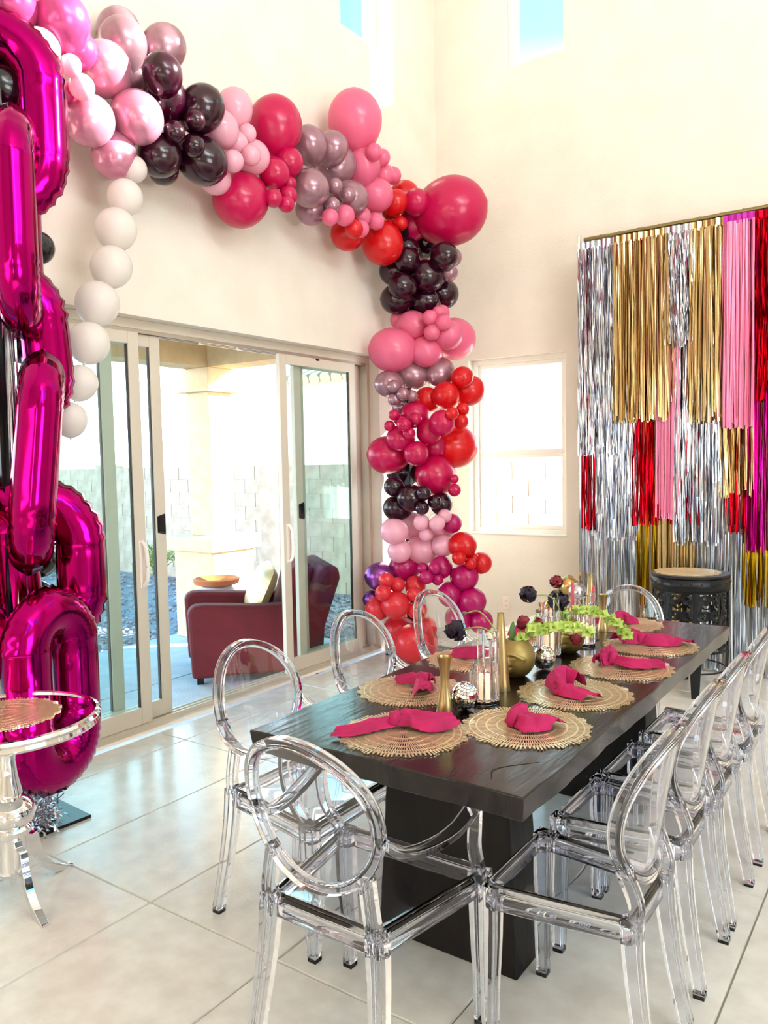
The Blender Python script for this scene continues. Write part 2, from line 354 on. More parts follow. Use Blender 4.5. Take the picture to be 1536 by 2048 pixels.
# block fence along the side of the yard, each block its own piece
fw_ = tag(empty('block_fence', (0, 1.9, 0)), 'pale concrete block fence at the back of the yard', 'fence')
B().box(-12, 1.6, .03, .17, -.2, 1.54).obj('mortar_bed', M['mortar'], fw_)
blk = B().box(.004, .396, 0, .2, .004, .196).mesh('block', M['block']); blkh = B().box(.004, .196, 0, .2, .004, .196).mesh('block', M['block'])
for row in range(9):
    z = -.2 + .1935 * row; x = 1.4 - (.2 if row % 2 else 0)
    if row % 2: put('block', blkh, fw_, (1.4, 0, z))
    while x > -11:
        x -= .4; put('block', blk, fw_, (x, random.uniform(-.004, .004), z))
for px in (-3.9, -7.6): B().box(px - .2, px + .2, -.06, .26, -.12, 1.6).obj('pilaster', M['block'], fw_, bevel=.01)
# patio column, beams and roof
c = tag(empty('patio_column', (-2.1, -.85, -.1)), 'beige stucco patio column on a stepped square plinth', 'column')
B().box(-.27, .27, -.27, .27, 0, .85).obj('plinth', M['stucco'], c, bevel=.01)
B().box(-.33, .33, -.33, .33, .85, .99).obj('plinth_cap', M['stucco'], c, bevel=.012)
B().box(-.15, .15, -.15, .15, .99, 2.37).obj('shaft', M['stucco'], c, bevel=.008)
B().box(-.225, .225, -.225, .225, 2.37, 2.41).obj('capital_ledge', M['stucco'], c, bevel=.006)
B().box(-.17, .17, -.17, .17, 2.41, 2.6).obj('capital', M['stucco'], c, bevel=.006)
struct(B().box(-2.25, -1.95, -7, -.7, 2.5, 3.1).box(-1.95, -.2, -1.0, -.7, 2.5, 3.1).obj('patio_beam', M['soffit']))
struct(B().box(-2.25, -.2, -7, -.7, 3.1, 3.25).obj('patio_roof', M['soffit']))
# neighbour's house seen through the small window
h = tag(empty('neighbour_house', (0, 0, 0)), "neighbour's cream house with a tiled eave beyond the fence", 'house')
B().box(-6.5, .9, 5.2, 8.5, -.2, 2.9).obj('wall', M['cream'], h)
B().box(-6.6, 1.0, 4.75, 5.2, 2.86, 3.02).obj('fascia', M['cream'], h)
b = B()
for i in range(30): b.lathe([(.12, 0), (.12, 1.2)], 10, Matrix.Translation((-6.4 + .25 * i, 4.7, 3.05)) @ Matrix.Rotation(R(-70), 4, 'X'))
b.obj('roof_tiles', M['rooftile'], h)
B().box(-3.3, -.9, 5.14, 5.2, 1.9, 2.35).box(-2.2, -2.08, 5.1, 5.2, 0, 2.0).obj('patio_opening', M['bluegrey'], h)
# shrubs
def shrub(x, y, z, hh, n, lab, seed):
    r2 = random.Random(seed); s_ = tag(empty('shrub', (x, y, z)), lab, 'shrub'); st = B(); lf = B()
    for i in range(n):
        a = r2.random() * 6.28; l = hh * r2.uniform(.6, 1); sp = r2.uniform(.15, .55) * hh
        pts = cr_spline([(0, 0, 0), (sp * .35 * cos(a), sp * .35 * sin(a), l * .55), (sp * cos(a), sp * sin(a), l)], 5)
        st.tube(pts, .006, 5)
        for j in range(2, len(pts)):
            for q in range(3):
                b_ = r2.random() * 6.28; L = r2.uniform(.05, .11); p = pts[j]; d = Vector((cos(b_), sin(b_), r2.uniform(.1, .9))).normalized() * L; sd = Vector((-sin(b_), cos(b_), 0)) * L * .18
                lf.add([tuple(p), tuple(p + d * .5 + sd), tuple(p + d), tuple(p + d * .5 - sd)], [(0, 1, 2, 3)])
    st.obj('stems', M['stem'], s_); lf.obj('foliage', M['shrub'], s_, fix=False)
shrub(-5.7, 1.35, -.16, .62, 26, 'bright green shrub in front of the block fence', 5)
shrub(-8.3, 1.3, -.16, .55, 22, 'green shrub by the fence behind the foil chain', 6)
shrub(-3.0, -1.7, -.16, .16, 14, 'low green plant at the edge of the gravel', 8)
tag(B().ball((0, 0, 0), .035, 14, 10).obj('garden_ball', M['orange'], smooth=True), 'small orange ball lying beside the low green plant', 'ball').location = (-2.75, -1.85, -.125)
# urn by the column
u_ = tag(empty('urn', (-1.62, -1.28, -.1)), 'round terracotta urn in front of the patio column', 'urn')
B().lathe([(.09, 0), (.13, .03), (.17, .2), (.19, .4), (.17, .52), (.13, .58)], 28).obj('bowl', M['concrete'], u_, smooth='auto')
B().lathe([(.12, .57), (.2, .6), (.21, .64), (.19, .65), (.12, .6)], 28).obj('rim', M['terracotta'], u_, smooth='auto')
# armchair on the patio
ac = tag(empty('armchair', (-.80, -2.31, -.1), R(-39)), 'dark red fabric armchair on the patio beyond the open door', 'armchair')
# local: x to the left side (negative = far arm), y from front to back
def rbox(x0, x1, y0, y1, z0, z1, bv, nm, par, m):
    o = B().box(x0, x1, y0, y1, z0, z1).obj(nm, m, par, smooth='auto'); d = o.modifiers.new('bevel', 'BEVEL'); d.width = bv; d.segments = 4; return o
for x0 in (-.02 - .16, -.85):
    prof = [(0, .06), (1.0, .06), (1.03, .5), (.9, .585), (.5, .59), (.1, .62), (.02, .615), (-.02, .57)]
    bb = B(); n_ = len(prof); bb.add([(x0, y, z) for y, z in prof] + [(x0 + .16, y, z) for y, z in prof], [tuple(range(n_))[::-1], tuple(range(n_, 2 * n_))] + [(i, (i + 1) % n_, n_ + (i + 1) % n_, n_ + i) for i in range(n_)])
    o = bb.obj('armrest', M['sofa'], ac, smooth='auto', bevel=.025)
rbox(-.69, -.18, .02, .95, .1, .3, .02, 'base', ac, M['sofa'])
rbox(-.69, -.18, .0, .8, .3, .45, .04, 'seat_cushion', ac, M['sofa'])
bb = B(); prof = [(.82, .3), (1.0, .3), (1.16, .76), (1.15, .85), (1.06, .88), (.99, .82)]; n_ = len(prof)
bb.add([(-.84, y, z) for y, z in prof] + [(-.03, y, z) for y, z in prof], [tuple(range(n_))[::-1], tuple(range(n_, 2 * n_))] + [(i, (i + 1) % n_, n_ + (i + 1) % n_, n_ + i) for i in range(n_)])
bb.obj('backrest', M['sofa'], ac, smooth='auto', bevel=.04)
bb = B(); prof = [(.68, .44), (.84, .44), (1.0, .84), (.88, .9), (.78, .8)]; n_ = len(prof)
bb.add([(-.67, y, z) for y, z in prof] + [(-.2, y, z) for y, z in prof], [tuple(range(n_))[::-1], tuple(range(n_, 2 * n_))] + [(i, (i + 1) % n_, n_ + (i + 1) % n_, n_ + i) for i in range(n_)])
bb.obj('back_cushion', M['sofa'], ac, smooth='auto', bevel=.05)
for lx in (-.12, -.75):
    for ly in (.06, .95): B().box(lx - .025, lx + .025, ly - .025, ly + .025, 0, .06).obj('foot', M['black'], ac)
bb = B(); n1 = 11
gp = []
for s_ in (-1, 1):
    for i in range(n1):
        for j in range(n1):
            u, v = 2 * i / (n1 - 1) - 1, 2 * j / (n1 - 1) - 1; e = max(0, (1 - u ** 4)) ** .5 * max(0, (1 - v ** 4)) ** .5
            gp.append((u * .22 * (1 - .1 * v * v), s_ * .08 * e, v * .22 * (1 - .1 * u * u)))
fs = []
for k in range(2):
    for i in range(n1 - 1):
        for j in range(n1 - 1):
            q = k * n1 * n1 + i * n1 + j; fs.append((q, q + n1, q + n1 + 1, q + 1) if k else (q, q + 1, q + n1 + 1, q + n1))
bb.add(gp, fs); pw = tag(bb.obj('throw_pillow', M['pillow'], smooth=True), 'champagne satin pillow leaning in the dark red armchair', 'pillow')
pw.location = (-.78, -1.58, .56); pw.rotation_euler = (R(-24), R(8), R(-39))
# ---- balloon centres (m), radii and bunches, measured once
BALLOONS = [('T', 'pink', 'chrome pink', 0.367, -4.216, 3.626, 0.105),
 ('T', 'pink', 'chrome pink', 0.424, -4.01, 3.61, 0.124),
 ('T', 'white', 'white', 0.402, -4.113, 3.458, 0.089),
 ('T', 'pink', 'chrome pink', 0.323, -3.861, 3.578, 0.09),
 ('T', 'pale', 'pale pink', 0.43, -3.979, 3.43, 0.05),
 ('T', 'pale', 'pale pink', 0.417, -3.914, 3.36, 0.059),
 ('T', 'pink', 'chrome pink', 0.316, -3.942, 3.353, 0.049),
 ('U', 'pinklit', 'chrome rose', 0.279, -3.679, 3.571, 0.131),
 ('U', 'mauve', 'chrome mauve', 0.128, -3.468, 3.885, 0.116),
 ('U', 'mauve', 'chrome mauve', 0.262, -3.553, 3.748, 0.123),
 ('U', 'mauve', 'chrome mauve', 0.27, -3.291, 3.833, 0.118),
 ('U', 'mauve', 'chrome mauve', 0.151, -3.426, 3.668, 0.092),
 ('U', 'pinklit', 'chrome rose', 0.294, -3.795, 3.278, 0.123),
 ('U', 'pinklit', 'chrome rose', 0.343, -3.544, 3.363, 0.133),
 ('U', 'pinklit', 'chrome rose', 0.247, -3.621, 3.172, 0.115),
 ('V', 'burg', 'burgundy', 0.451, -3.459, 3.58, 0.101),
 ('V', 'burg', 'burgundy', 0.317, -3.334, 3.544, 0.114),
 ('V', 'burg', 'burgundy', 0.385, -3.138, 3.535, 0.123),
 ('V', 'burg', 'burgundy', 0.439, -3.238, 3.427, 0.056),
 ('V', 'burg', 'burgundy', 0.42, -3.367, 3.328, 0.057),
 ('V', 'burg', 'burgundy', 0.411, -3.23, 3.303, 0.062),
 ('V', 'burg', 'burgundy', 0.305, -3.375, 3.232, 0.114),
 ('V', 'burg', 'burgundy', 0.323, -3.086, 3.283, 0.132),
 ('V', 'burg', 'burgundy', 0.182, -3.25, 3.223, 0.087),
 ('X', 'pale', 'pale pink', 0.27, -2.773, 3.687, 0.111),
 ('X', 'pale', 'pale pink', 0.346, -2.955, 3.491, 0.101),
 ('X', 'pale', 'pale pink', 0.341, -2.743, 3.537, 0.056),
 ('X', 'pale', 'pale pink', 0.325, -2.816, 3.464, 0.067),
 ('X', 'pale', 'pale pink', 0.295, -2.662, 3.435, 0.104),
 ('X', 'pale', 'pale pink', 0.394, -2.77, 3.39, 0.058),
 ('X', 'pale', 'pale pink', 0.395, -2.92, 3.314, 0.063),
 ('X', 'pale', 'pale pink', 0.24, -2.912, 3.249, 0.092),
 ('Y', 'rasp', 'raspberry', 0.27, -2.416, 3.704, 0.171),
 ('Y', 'rasp', 'raspberry', 0.226, -2.697, 3.185, 0.165),
 ('Y', 'rasp', 'raspberry', 0.326, -2.499, 3.379, 0.097),
 ('Y', 'rasp', 'raspberry', 0.336, -2.368, 3.481, 0.092),
 ('Y', 'rasp', 'raspberry', 0.371, -2.425, 3.252, 0.059),
 ('Y', 'rasp', 'raspberry', 0.388, -2.583, 3.193, 0.057),
 ('Y', 'rasp', 'raspberry', 0.402, -2.481, 3.18, 0.052),
 ('Y', 'rasp', 'raspberry', 0.339, -2.376, 3.345, 0.049),
 ('Z', 'mauve', 'chrome mauve', 0.27, -2.087, 3.688, 0.118),
 ('Z', 'mauve', 'chrome mauve', 0.315, -1.891, 3.717, 0.106),
 ('Z', 'mauve', 'chrome mauve', 0.213, -1.709, 3.679, 0.136),
 ('Z', 'mauve', 'chrome mauve', 0.343, -2.175, 3.367, 0.126),
 ('Z', 'mauve', 'chrome mauve', 0.302, -1.689, 3.434, 0.125),
 ('Z', 'mauve', 'chrome mauve', 0.224, -2.027, 3.294, 0.106),
 ('Z', 'mauve', 'chrome mauve', 0.378, -1.959, 3.433, 0.056),
 ('Z', 'mauve', 'chrome mauve', 0.373, -1.985, 3.302, 0.056),
 ('Z', 'mauve', 'chrome mauve', 0.383, -1.824, 3.407, 0.057),
 ('A', 'pink2', 'bubblegum pink', 0.27, -1.567, 4.021, 0.194),
 ('A', 'pink2', 'bubblegum pink', 0.276, -1.489, 3.724, 0.128),
 ('A', 'pink2', 'bubblegum pink', 0.284, -1.35, 3.548, 0.127),
 ('A', 'pink2', 'bubblegum pink', 0.36, -1.365, 3.798, 0.061),
 ('A', 'pink2', 'bubblegum pink', 0.314, -1.278, 3.71, 0.078),
 ('A', 'pink2', 'bubblegum pink', 0.279, -1.112, 3.756, 0.067),
 ('A', 'pink2', 'bubblegum pink', 0.421, -1.552, 3.767, 0.059),
 ('A', 'pink2', 'bubblegum pink', 0.292, -1.542, 3.346, 0.071),
 ('A', 'pink2', 'bubblegum pink', 0.351, -1.445, 3.322, 0.061),
 ('A', 'pink2', 'bubblegum pink', 0.374, -1.663, 3.216, 0.059),
 ('A', 'pink2', 'bubblegum pink', 0.381, -1.86, 3.261, 0.071),
 ('A', 'pink2', 'bubblegum pink', 0.383, -2.023, 3.212, 0.056),
 ('B', 'red', 'red', 0.258, -0.924, 3.655, 0.117),
 ('B', 'red', 'red', 0.336, -1.163, 3.534, 0.096),
 ('B', 'red', 'red', 0.23, -1.062, 3.516, 0.073),
 ('B', 'red', 'red', 0.246, -1.138, 3.367, 0.063),
 ('B', 'red', 'red', 0.345, -1.112, 3.385, 0.055),
 ('B', 'red', 'red', 0.274, -1.257, 3.217, 0.157),
 ('B', 'red', 'red', 0.223, -1.623, 3.216, 0.12),
 ('B', 'red', 'red', 0.389, -1.766, 3.19, 0.065),
 ('C', 'rasp', 'raspberry', 0.585, -0.749, 3.519, 0.262),
 ('C', 'rasp', 'raspberry', 0.272, -0.838, 3.441, 0.123),
 ('C', 'rasp', 'raspberry', 0.438, -1.028, 3.544, 0.101),
 ('D', 'burg', 'burgundy', 0.269, -0.664, 3.329, 0.117),
 ('D', 'burg', 'burgundy', 0.618, -0.931, 3.129, 0.109),
 ('D', 'burg', 'burgundy', 0.457, -0.929, 3.006, 0.124),
 ('D', 'burg', 'burgundy', 0.447, -0.65, 2.914, 0.12),
 ('D', 'burg', 'burgundy', 0.354, -0.829, 2.843, 0.127),
 ('D', 'burg', 'burgundy', 0.22, -1.007, 2.846, 0.117),
 ('D', 'burg', 'burgundy', 0.211, -1.0, 3.069, 0.117),
 ('D', 'burg', 'burgundy', 0.356, -1.123, 2.912, 0.101),
 ('D', 'burg', 'burgundy', 0.376, -1.079, 3.112, 0.097),
 ('D', 'burg', 'burgundy', 0.306, -0.982, 3.23, 0.094),
 ('D', 'mauve', 'chrome mauve', 0.569, -0.716, 3.171, 0.074),
 ('D', 'mauve', 'chrome mauve', 0.585, -0.801, 3.037, 0.069),
 ('E', 'pink2', 'bubblegum pink', 0.345, -0.968, 2.634, 0.116),
 ('E', 'pink2', 'bubblegum pink', 0.232, -1.094, 2.442, 0.172),
 ('E', 'pink2', 'bubblegum pink', 0.443, -0.946, 2.422, 0.12),
 ('E', 'pink2', 'bubblegum pink', 0.591, -0.849, 2.549, 0.116),
 ('E', 'pink2', 'bubblegum pink', 0.517, -0.611, 2.552, 0.169),
 ('E', 'pink2', 'bubblegum pink', 0.545, -1.03, 2.664, 0.059),
 ('E', 'pink2', 'bubblegum pink', 0.573, -0.95, 2.71, 0.051),
 ('E', 'pink2', 'bubblegum pink', 0.631, -0.982, 2.623, 0.063),
 ('E', 'pink2', 'bubblegum pink', 0.551, -1.015, 2.552, 0.063),
 ('E', 'pink2', 'bubblegum pink', 0.195, -0.918, 2.701, 0.079),
 ('E', 'pink2', 'bubblegum pink', 0.543, -0.854, 2.723, 0.064),
 ('F', 'mauve', 'chrome mauve', 0.31, -0.947, 2.25, 0.118),
 ('F', 'mauve', 'chrome mauve', 0.498, -0.815, 2.269, 0.118),
 ('F', 'mauve', 'chrome mauve', 0.232, -1.151, 2.175, 0.103),
 ('F', 'mauve', 'chrome mauve', 0.334, -1.232, 2.144, 0.05),
 ('F', 'mauve', 'chrome mauve', 0.398, -1.199, 2.085, 0.05),
 ('F', 'mauve', 'chrome mauve', 0.317, -1.197, 2.048, 0.051),
 ('F', 'mauve', 'chrome mauve', 0.428, -1.121, 2.072, 0.046),
 ('F', 'mauve', 'chrome mauve', 0.279, -1.065, 1.995, 0.06),
 ('G', 'red', 'red', 0.694, -0.709, 2.121, 0.122),
 ('G', 'red', 'red', 0.728, -0.864, 2.209, 0.085),
 ('G', 'red', 'red', 0.622, -0.938, 2.074, 0.106),
 ('G', 'red', 'red', 0.443, -0.928, 2.054, 0.099),
 ('G', 'red', 'red', 0.779, -1.12, 1.921, 0.049),
 ('G', 'red', 'red', 0.758, -0.916, 1.964, 0.05),
 ('G', 'red', 'red', 0.748, -0.931, 1.869, 0.059),
 ('G', 'red', 'red', 0.555, -0.684, 1.684, 0.173),
 ('H', 'rasp', 'raspberry', 0.41, -1.054, 1.93, 0.107),
 ('H', 'rasp', 'raspberry', 0.34, -1.165, 1.75, 0.102),
 ('H', 'rasp', 'raspberry', 0.172, -1.096, 1.626, 0.152),
 ('H', 'rasp', 'raspberry', 0.673, -1.089, 1.856, 0.1),
 ('H', 'rasp', 'raspberry', 0.525, -1.031, 1.791, 0.102),
 ('H', 'rasp', 'raspberry', 0.464, -1.133, 1.632, 0.097),
 ('H', 'rasp', 'raspberry', 0.489, -0.908, 1.681, 0.095),
 ('H', 'rasp', 'raspberry', 0.34, -1.241, 1.927, 0.042),
 ('H', 'rasp', 'raspberry', 0.351, -1.176, 1.887, 0.046),
 ('H', 'rasp', 'raspberry', 0.452, -1.275, 1.85, 0.054),
 ('H', 'rasp', 'raspberry', 0.481, -1.165, 1.893, 0.05),
 ('H', 'rasp', 'raspberry', 0.3, -1.247, 1.845, 0.042),
 ('H', 'rasp', 'raspberry', 0.456, -1.215, 1.783, 0.05),
 ('H', 'rasp', 'raspberry', 0.508, -0.924, 1.457, 0.16),
 ('H', 'rasp', 'raspberry', 0.718, -0.993, 1.347, 0.05),
 ('H', 'rasp', 'raspberry', 0.716, -0.988, 1.431, 0.034),
 ('I', 'burg', 'burgundy', 0.183, -0.902, 1.483, 0.125),
 ('I', 'burg', 'burgundy', 0.428, -1.159, 1.291, 0.106),
 ('I', 'burg', 'burgundy', 0.296, -1.201, 1.381, 0.077),
 ('I', 'burg', 'burgundy', 0.271, -1.121, 1.209, 0.104),
 ('I', 'burg', 'burgundy', 0.589, -0.981, 1.237, 0.09),
 ('I', 'burg', 'burgundy', 0.562, -1.19, 1.332, 0.058),
 ('I', 'burg', 'burgundy', 0.605, -1.104, 1.26, 0.054),
 ('I', 'burg', 'burgundy', 0.544, -1.187, 1.218, 0.054),
 ('J', 'pale', 'pale pink', 0.325, -1.248, 1.036, 0.102),
 ('J', 'pale', 'pale pink', 0.315, -1.007, 1.063, 0.114),
 ('J', 'pale', 'pale pink', 0.525, -0.88, 1.048, 0.113),
 ('J', 'pale', 'pale pink', 0.419, -1.007, 0.877, 0.117),
 ('J', 'pale', 'pale pink', 0.327, -1.181, 0.878, 0.094),
 ('J', 'pale', 'pale pink', 0.594, -0.976, 0.913, 0.09),
 ('J', 'pale', 'pale pink', 0.524, -1.166, 1.105, 0.063),
 ('J', 'pale', 'pale pink', 0.644, -1.136, 1.099, 0.062),
 ('J', 'pale', 'pale pink', 0.539, -1.127, 1.01, 0.055),
 ('J', 'pale', 'pale pink', 0.659, -1.049, 1.15, 0.055),
 ('J', 'fuch', 'fuchsia', 0.669, -0.954, 1.086, 0.077),
 ('K', 'red', 'red', 0.764, -0.961, 0.92, 0.106),
 ('K', 'red', 'red', 0.852, -0.831, 0.774, 0.085),
 ('K', 'red', 'red', 0.793, -1.069, 0.837, 0.054),
 ('K', 'red', 'red', 0.848, -0.991, 0.789, 0.046),
 ('K', 'red', 'red', 0.844, -0.927, 0.824, 0.038),
 ('L', 'fuch', 'fuchsia', 0.291, -1.067, 0.733, 0.113),
 ('L', 'fuch', 'fuchsia', 0.599, -1.013, 0.746, 0.09),
 ('L', 'fuch', 'fuchsia', 0.518, -1.146, 0.749, 0.046),
 ('L', 'fuch', 'fuchsia', 0.619, -1.134, 0.758, 0.05),
 ('L', 'fuch', 'fuchsia', 0.571, -1.182, 0.688, 0.054),
 ('L', 'fuch', 'fuchsia', 0.626, -1.111, 0.667, 0.046),
 ('L', 'fuch', 'fuchsia', 0.767, -0.943, 0.674, 0.106),
 ('L', 'fuch', 'fuchsia', 0.823, -0.93, 0.489, 0.106),
 ('L', 'fuch', 'fuchsia', 0.658, -0.996, 0.536, 0.102),
 ('L', 'fuch', 'fuchsia', 0.872, -0.879, 0.326, 0.094),
 ('L', 'fuch', 'fuchsia', 0.711, -0.962, 0.344, 0.107),
 ('L', 'viol', 'chrome violet', 0.164, -1.226, 0.673, 0.112),
 ('L', 'viol', 'chrome violet', 0.097, -1.241, 0.488, 0.074),
 ('M', 'coral', 'coral', 0.375, -1.319, 0.481, 0.105),
 ('M', 'coral', 'coral', 0.207, -1.322, 0.439, 0.094),
 ('M', 'coral', 'coral', 0.315, -1.353, 0.673, 0.059),
 ('M', 'coral', 'coral', 0.361, -1.273, 0.627, 0.059),
 ('M', 'coral', 'coral', 0.325, -1.411, 0.583, 0.062),
 ('M', 'coral', 'coral', 0.439, -1.14, 0.607, 0.081),
 ('M', 'coral', 'coral', 0.487, -1.238, 0.559, 0.055),
 ('M', 'coral', 'coral', 0.49, -1.225, 0.433, 0.063),
 ('M', 'coral', 'coral', 0.257, -1.111, 0.236, 0.118),
 ('M', 'coral', 'coral', 0.507, -1.149, 0.278, 0.089),
 ('M', 'coral', 'coral', 0.429, -1.162, 0.079, 0.154)]
BUNCH = {'T': 'topmost bunch by the foil chain', 'U': "mauve bunch at the garland's upper left", 'V': "burgundy bunch at the garland's left", 'X': 'pale pink bunch on the garland', 'Y': 'raspberry bunch above the sliding door', 'Z': 'mauve bunch mid garland', 'A': 'bubblegum pink bunch on the garland', 'B': 'red bunch at the bend of the garland', 'C': 'top of the balloon column in the corner', 'D': 'burgundy bunch at the top of the column', 'E': 'bubblegum pink bunch on the column', 'F': 'mauve bunch on the column', 'G': 'red bunch halfway down the column', 'H': 'raspberry bunch halfway down the column', 'I': 'burgundy bunch low on the column', 'J': 'pale pink bunch low on the column', 'K': "red bunch at the column's lower right", 'L': 'fuchsia bunch at the foot of the column', 'M': 'coral bunch at the foot of the column'}
WHITE_STRING = [(0.3, -3.541, 3.116, 0.067), (0.32, -3.619, 2.95, 0.089), (0.34, -3.697, 2.769, 0.103), (0.36, -3.748, 2.571, 0.102), (0.38, -3.852, 2.374, 0.105), (0.4, -3.923, 2.174, 0.098), (0.42, -3.995, 1.977, 0.083), (0.44, -4.07, 1.802, 0.079)]
BLACK_BALLOONS = [(0.3, -4.233, 3.264, 0.112), (0.3, -4.106, 2.6, 0.077), (0.3, -4.203, 2.142, 0.087), (0.3, -4.172, 1.146, 0.085), (0.3, -4.196, 0.972, 0.084), (0.3, -4.318, 2.415, 0.089), (0.3, -4.346, 1.662, 0.09), (0.3, -4.374, 0.897, 0.09)]
FAR_BALLOONS = [(1.395, -0.42, 0.577, 0.086), (1.485, -0.42, 0.545, 0.074)]
# ------------------------------------------------------------------ balloons
def balloon_mesh(name, m, n=26, k=18):
    bb = B(); vs = [(0, 0, 1.03)]; fs = []
    for j in range(1, k):
        p = pi * j / k; z = cos(p); r = sin(p)
        if z < 0: r *= 1 - .07 * z * z; z *= 1.12
        for i in range(n): a = 2 * pi * i / n; vs.append((r * cos(a), r * sin(a), z))
    o = len(vs)
    for rr, zz in ((.055, -1.14), (.05, -1.17), (.085, -1.21), (.075, -1.225)):
        for i in range(n): a = 2 * pi * i / n; vs.append((rr * cos(a), rr * sin(a), zz))
    rows = k - 1 + 4
    for i in range(n):
        i2 = (i + 1) % n; fs.append((0, 1 + i, 1 + i2))
        for j in range(rows - 1): fs.append((1 + j * n + i, 1 + (j + 1) * n + i, 1 + (j + 1) * n + i2, 1 + j * n + i2))
    fs.append(tuple(1 + (rows - 1) * n + i for i in range(n)))
    bb.add(vs, fs); return bb.mesh(name, m, True, True)
BM = {k: balloon_mesh('balloon_' + k, m) for k, m in BAL.items()}
ORD = ['first', 'second', 'third', 'fourth', 'fifth', 'sixth', 'seventh', 'eighth', 'ninth', 'tenth', 'eleventh', 'twelfth', 'thirteenth']
def balloon(c, r, m, toward, lab, group, stretch=1.0):
    d = Vector(toward) - Vector(c)
    if d.length < 1e-3: d = Vector((0, 0, -1))
    o = put('balloon', BM[m], None, c, (-d).to_track_quat('Z', 'Y').to_euler(), (r, r, r * stretch))
    return tag(o, lab, 'balloon', group)
bunch = {}
for e in BALLOONS: bunch.setdefault(e[0], []).append(e)
for k, L in bunch.items():
    big = sorted([e[6] for e in L])[len(L) // 2]
    cls = {}
    for e in L:
        size = 'small' if e[6] < .066 else ('large' if e[6] > .112 else 'medium')
        cls.setdefault((size, e[2]), []).append(e)
    cx, cy, cz = (sum(e[i] for e in L) / len(L) for i in (3, 4, 5))
    for (size, cn), G in cls.items():
        def scr(e):
            v = Vector((e[3] - 3.7623, e[4] + 6.2804, e[5] - 1.58)); return v.dot(_r) / v.dot(_f)
        G.sort(key=scr)
        for i, e in enumerate(G):
            if len(G) == 1: lab = 'single %s %s balloon in the %s' % (size, cn, BUNCH[k])
            elif i == len(G) - 1: lab = '%s %s balloon, rightmost in the %s' % (size, cn, BUNCH[k])
            elif i == 0: lab = '%s %s balloon, leftmost in the %s' % (size, cn, BUNCH[k])
            else: lab = '%s %s balloon, %s from left in the %s' % (size, cn, ORD[i], BUNCH[k])
            P = (e[3], e[4], max(e[5], e[6] * 1.02 + .002))
            core = (.5, -.85, e[5] - .02) if k in 'DEFGHIJKLM' else (cx - .12, cy + .05, cz - .03)
            balloon(P, e[6], e[1], core, lab, 'balloons of the garland and column', 1.0 + .08 * (e[6] > .1))
for i, e in enumerate(WHITE_STRING):
    nxt = WHITE_STRING[i + 1] if i + 1 < len(WHITE_STRING) else (e[0], e[1], e[2] - 1, 0)
    balloon(e[:3], e[3], 'white', nxt[:3], 'white balloon, %s from the top of the string hanging by the door' % ORD[i], 'string of white balloons')
for i, e in enumerate(sorted(BLACK_BALLOONS, key=lambda q: -q[2])):
    balloon(e[:3], e[3], 'black', (.42, -4.4, e[2]), 'black balloon behind the magenta foil chain, %s from the top' % ORD[i], 'black balloons behind the foil chain')
e = FAR_BALLOONS
balloon(e[0][:3], e[0][3], 'goldb', (e[0][0], e[0][1], 0), 'gold chrome balloon beside the silver one left of the fringe', None)
balloon((e[1][0] + .01, e[1][1] - .06, e[1][2]), e[1][3], 'silverb', (e[1][0], e[1][1], 0), 'silver chrome balloon in front of the gold one', None)
for i, (x, y, z, r, m, w) in enumerate(((1.3, -.5, .385, .1, 'goldb', 'upper'), (1.5, -.46, .36, .1, 'goldb', 'right upper'), (1.36, -.42, .13, .125, 'goldb', 'lower'))):
    balloon((x, y, z), r, m, (x, y, 0), '%s gold chrome balloon of the floor bunch beneath the silver balloon' % w, None)
# stand that carries the column and the garland
st = tag(empty('balloon_stand', (.28, -.96, 0)), 'black metal stand behind the balloon column', 'stand')
B().box(-.2, .25, -.1, .35, 0, .012).obj('base_plate', M['plate'], st, bevel=.002)
B().box(-.025, .025, -.025, .025, .012, 3.45).obj('pole', M['black'], st, bevel=.003)
arm = cr_spline([(0, 0, 3.42), (-.06, -.4, 3.62), (-.1, -1.2, 3.68), (-.1, -2.0, 3.55), (-.1, -2.9, 3.62), (0, -3.6, 3.9)], 8)
B().tube(arm, .012, 8).obj('arch_bar', M['black'], st, smooth='auto')

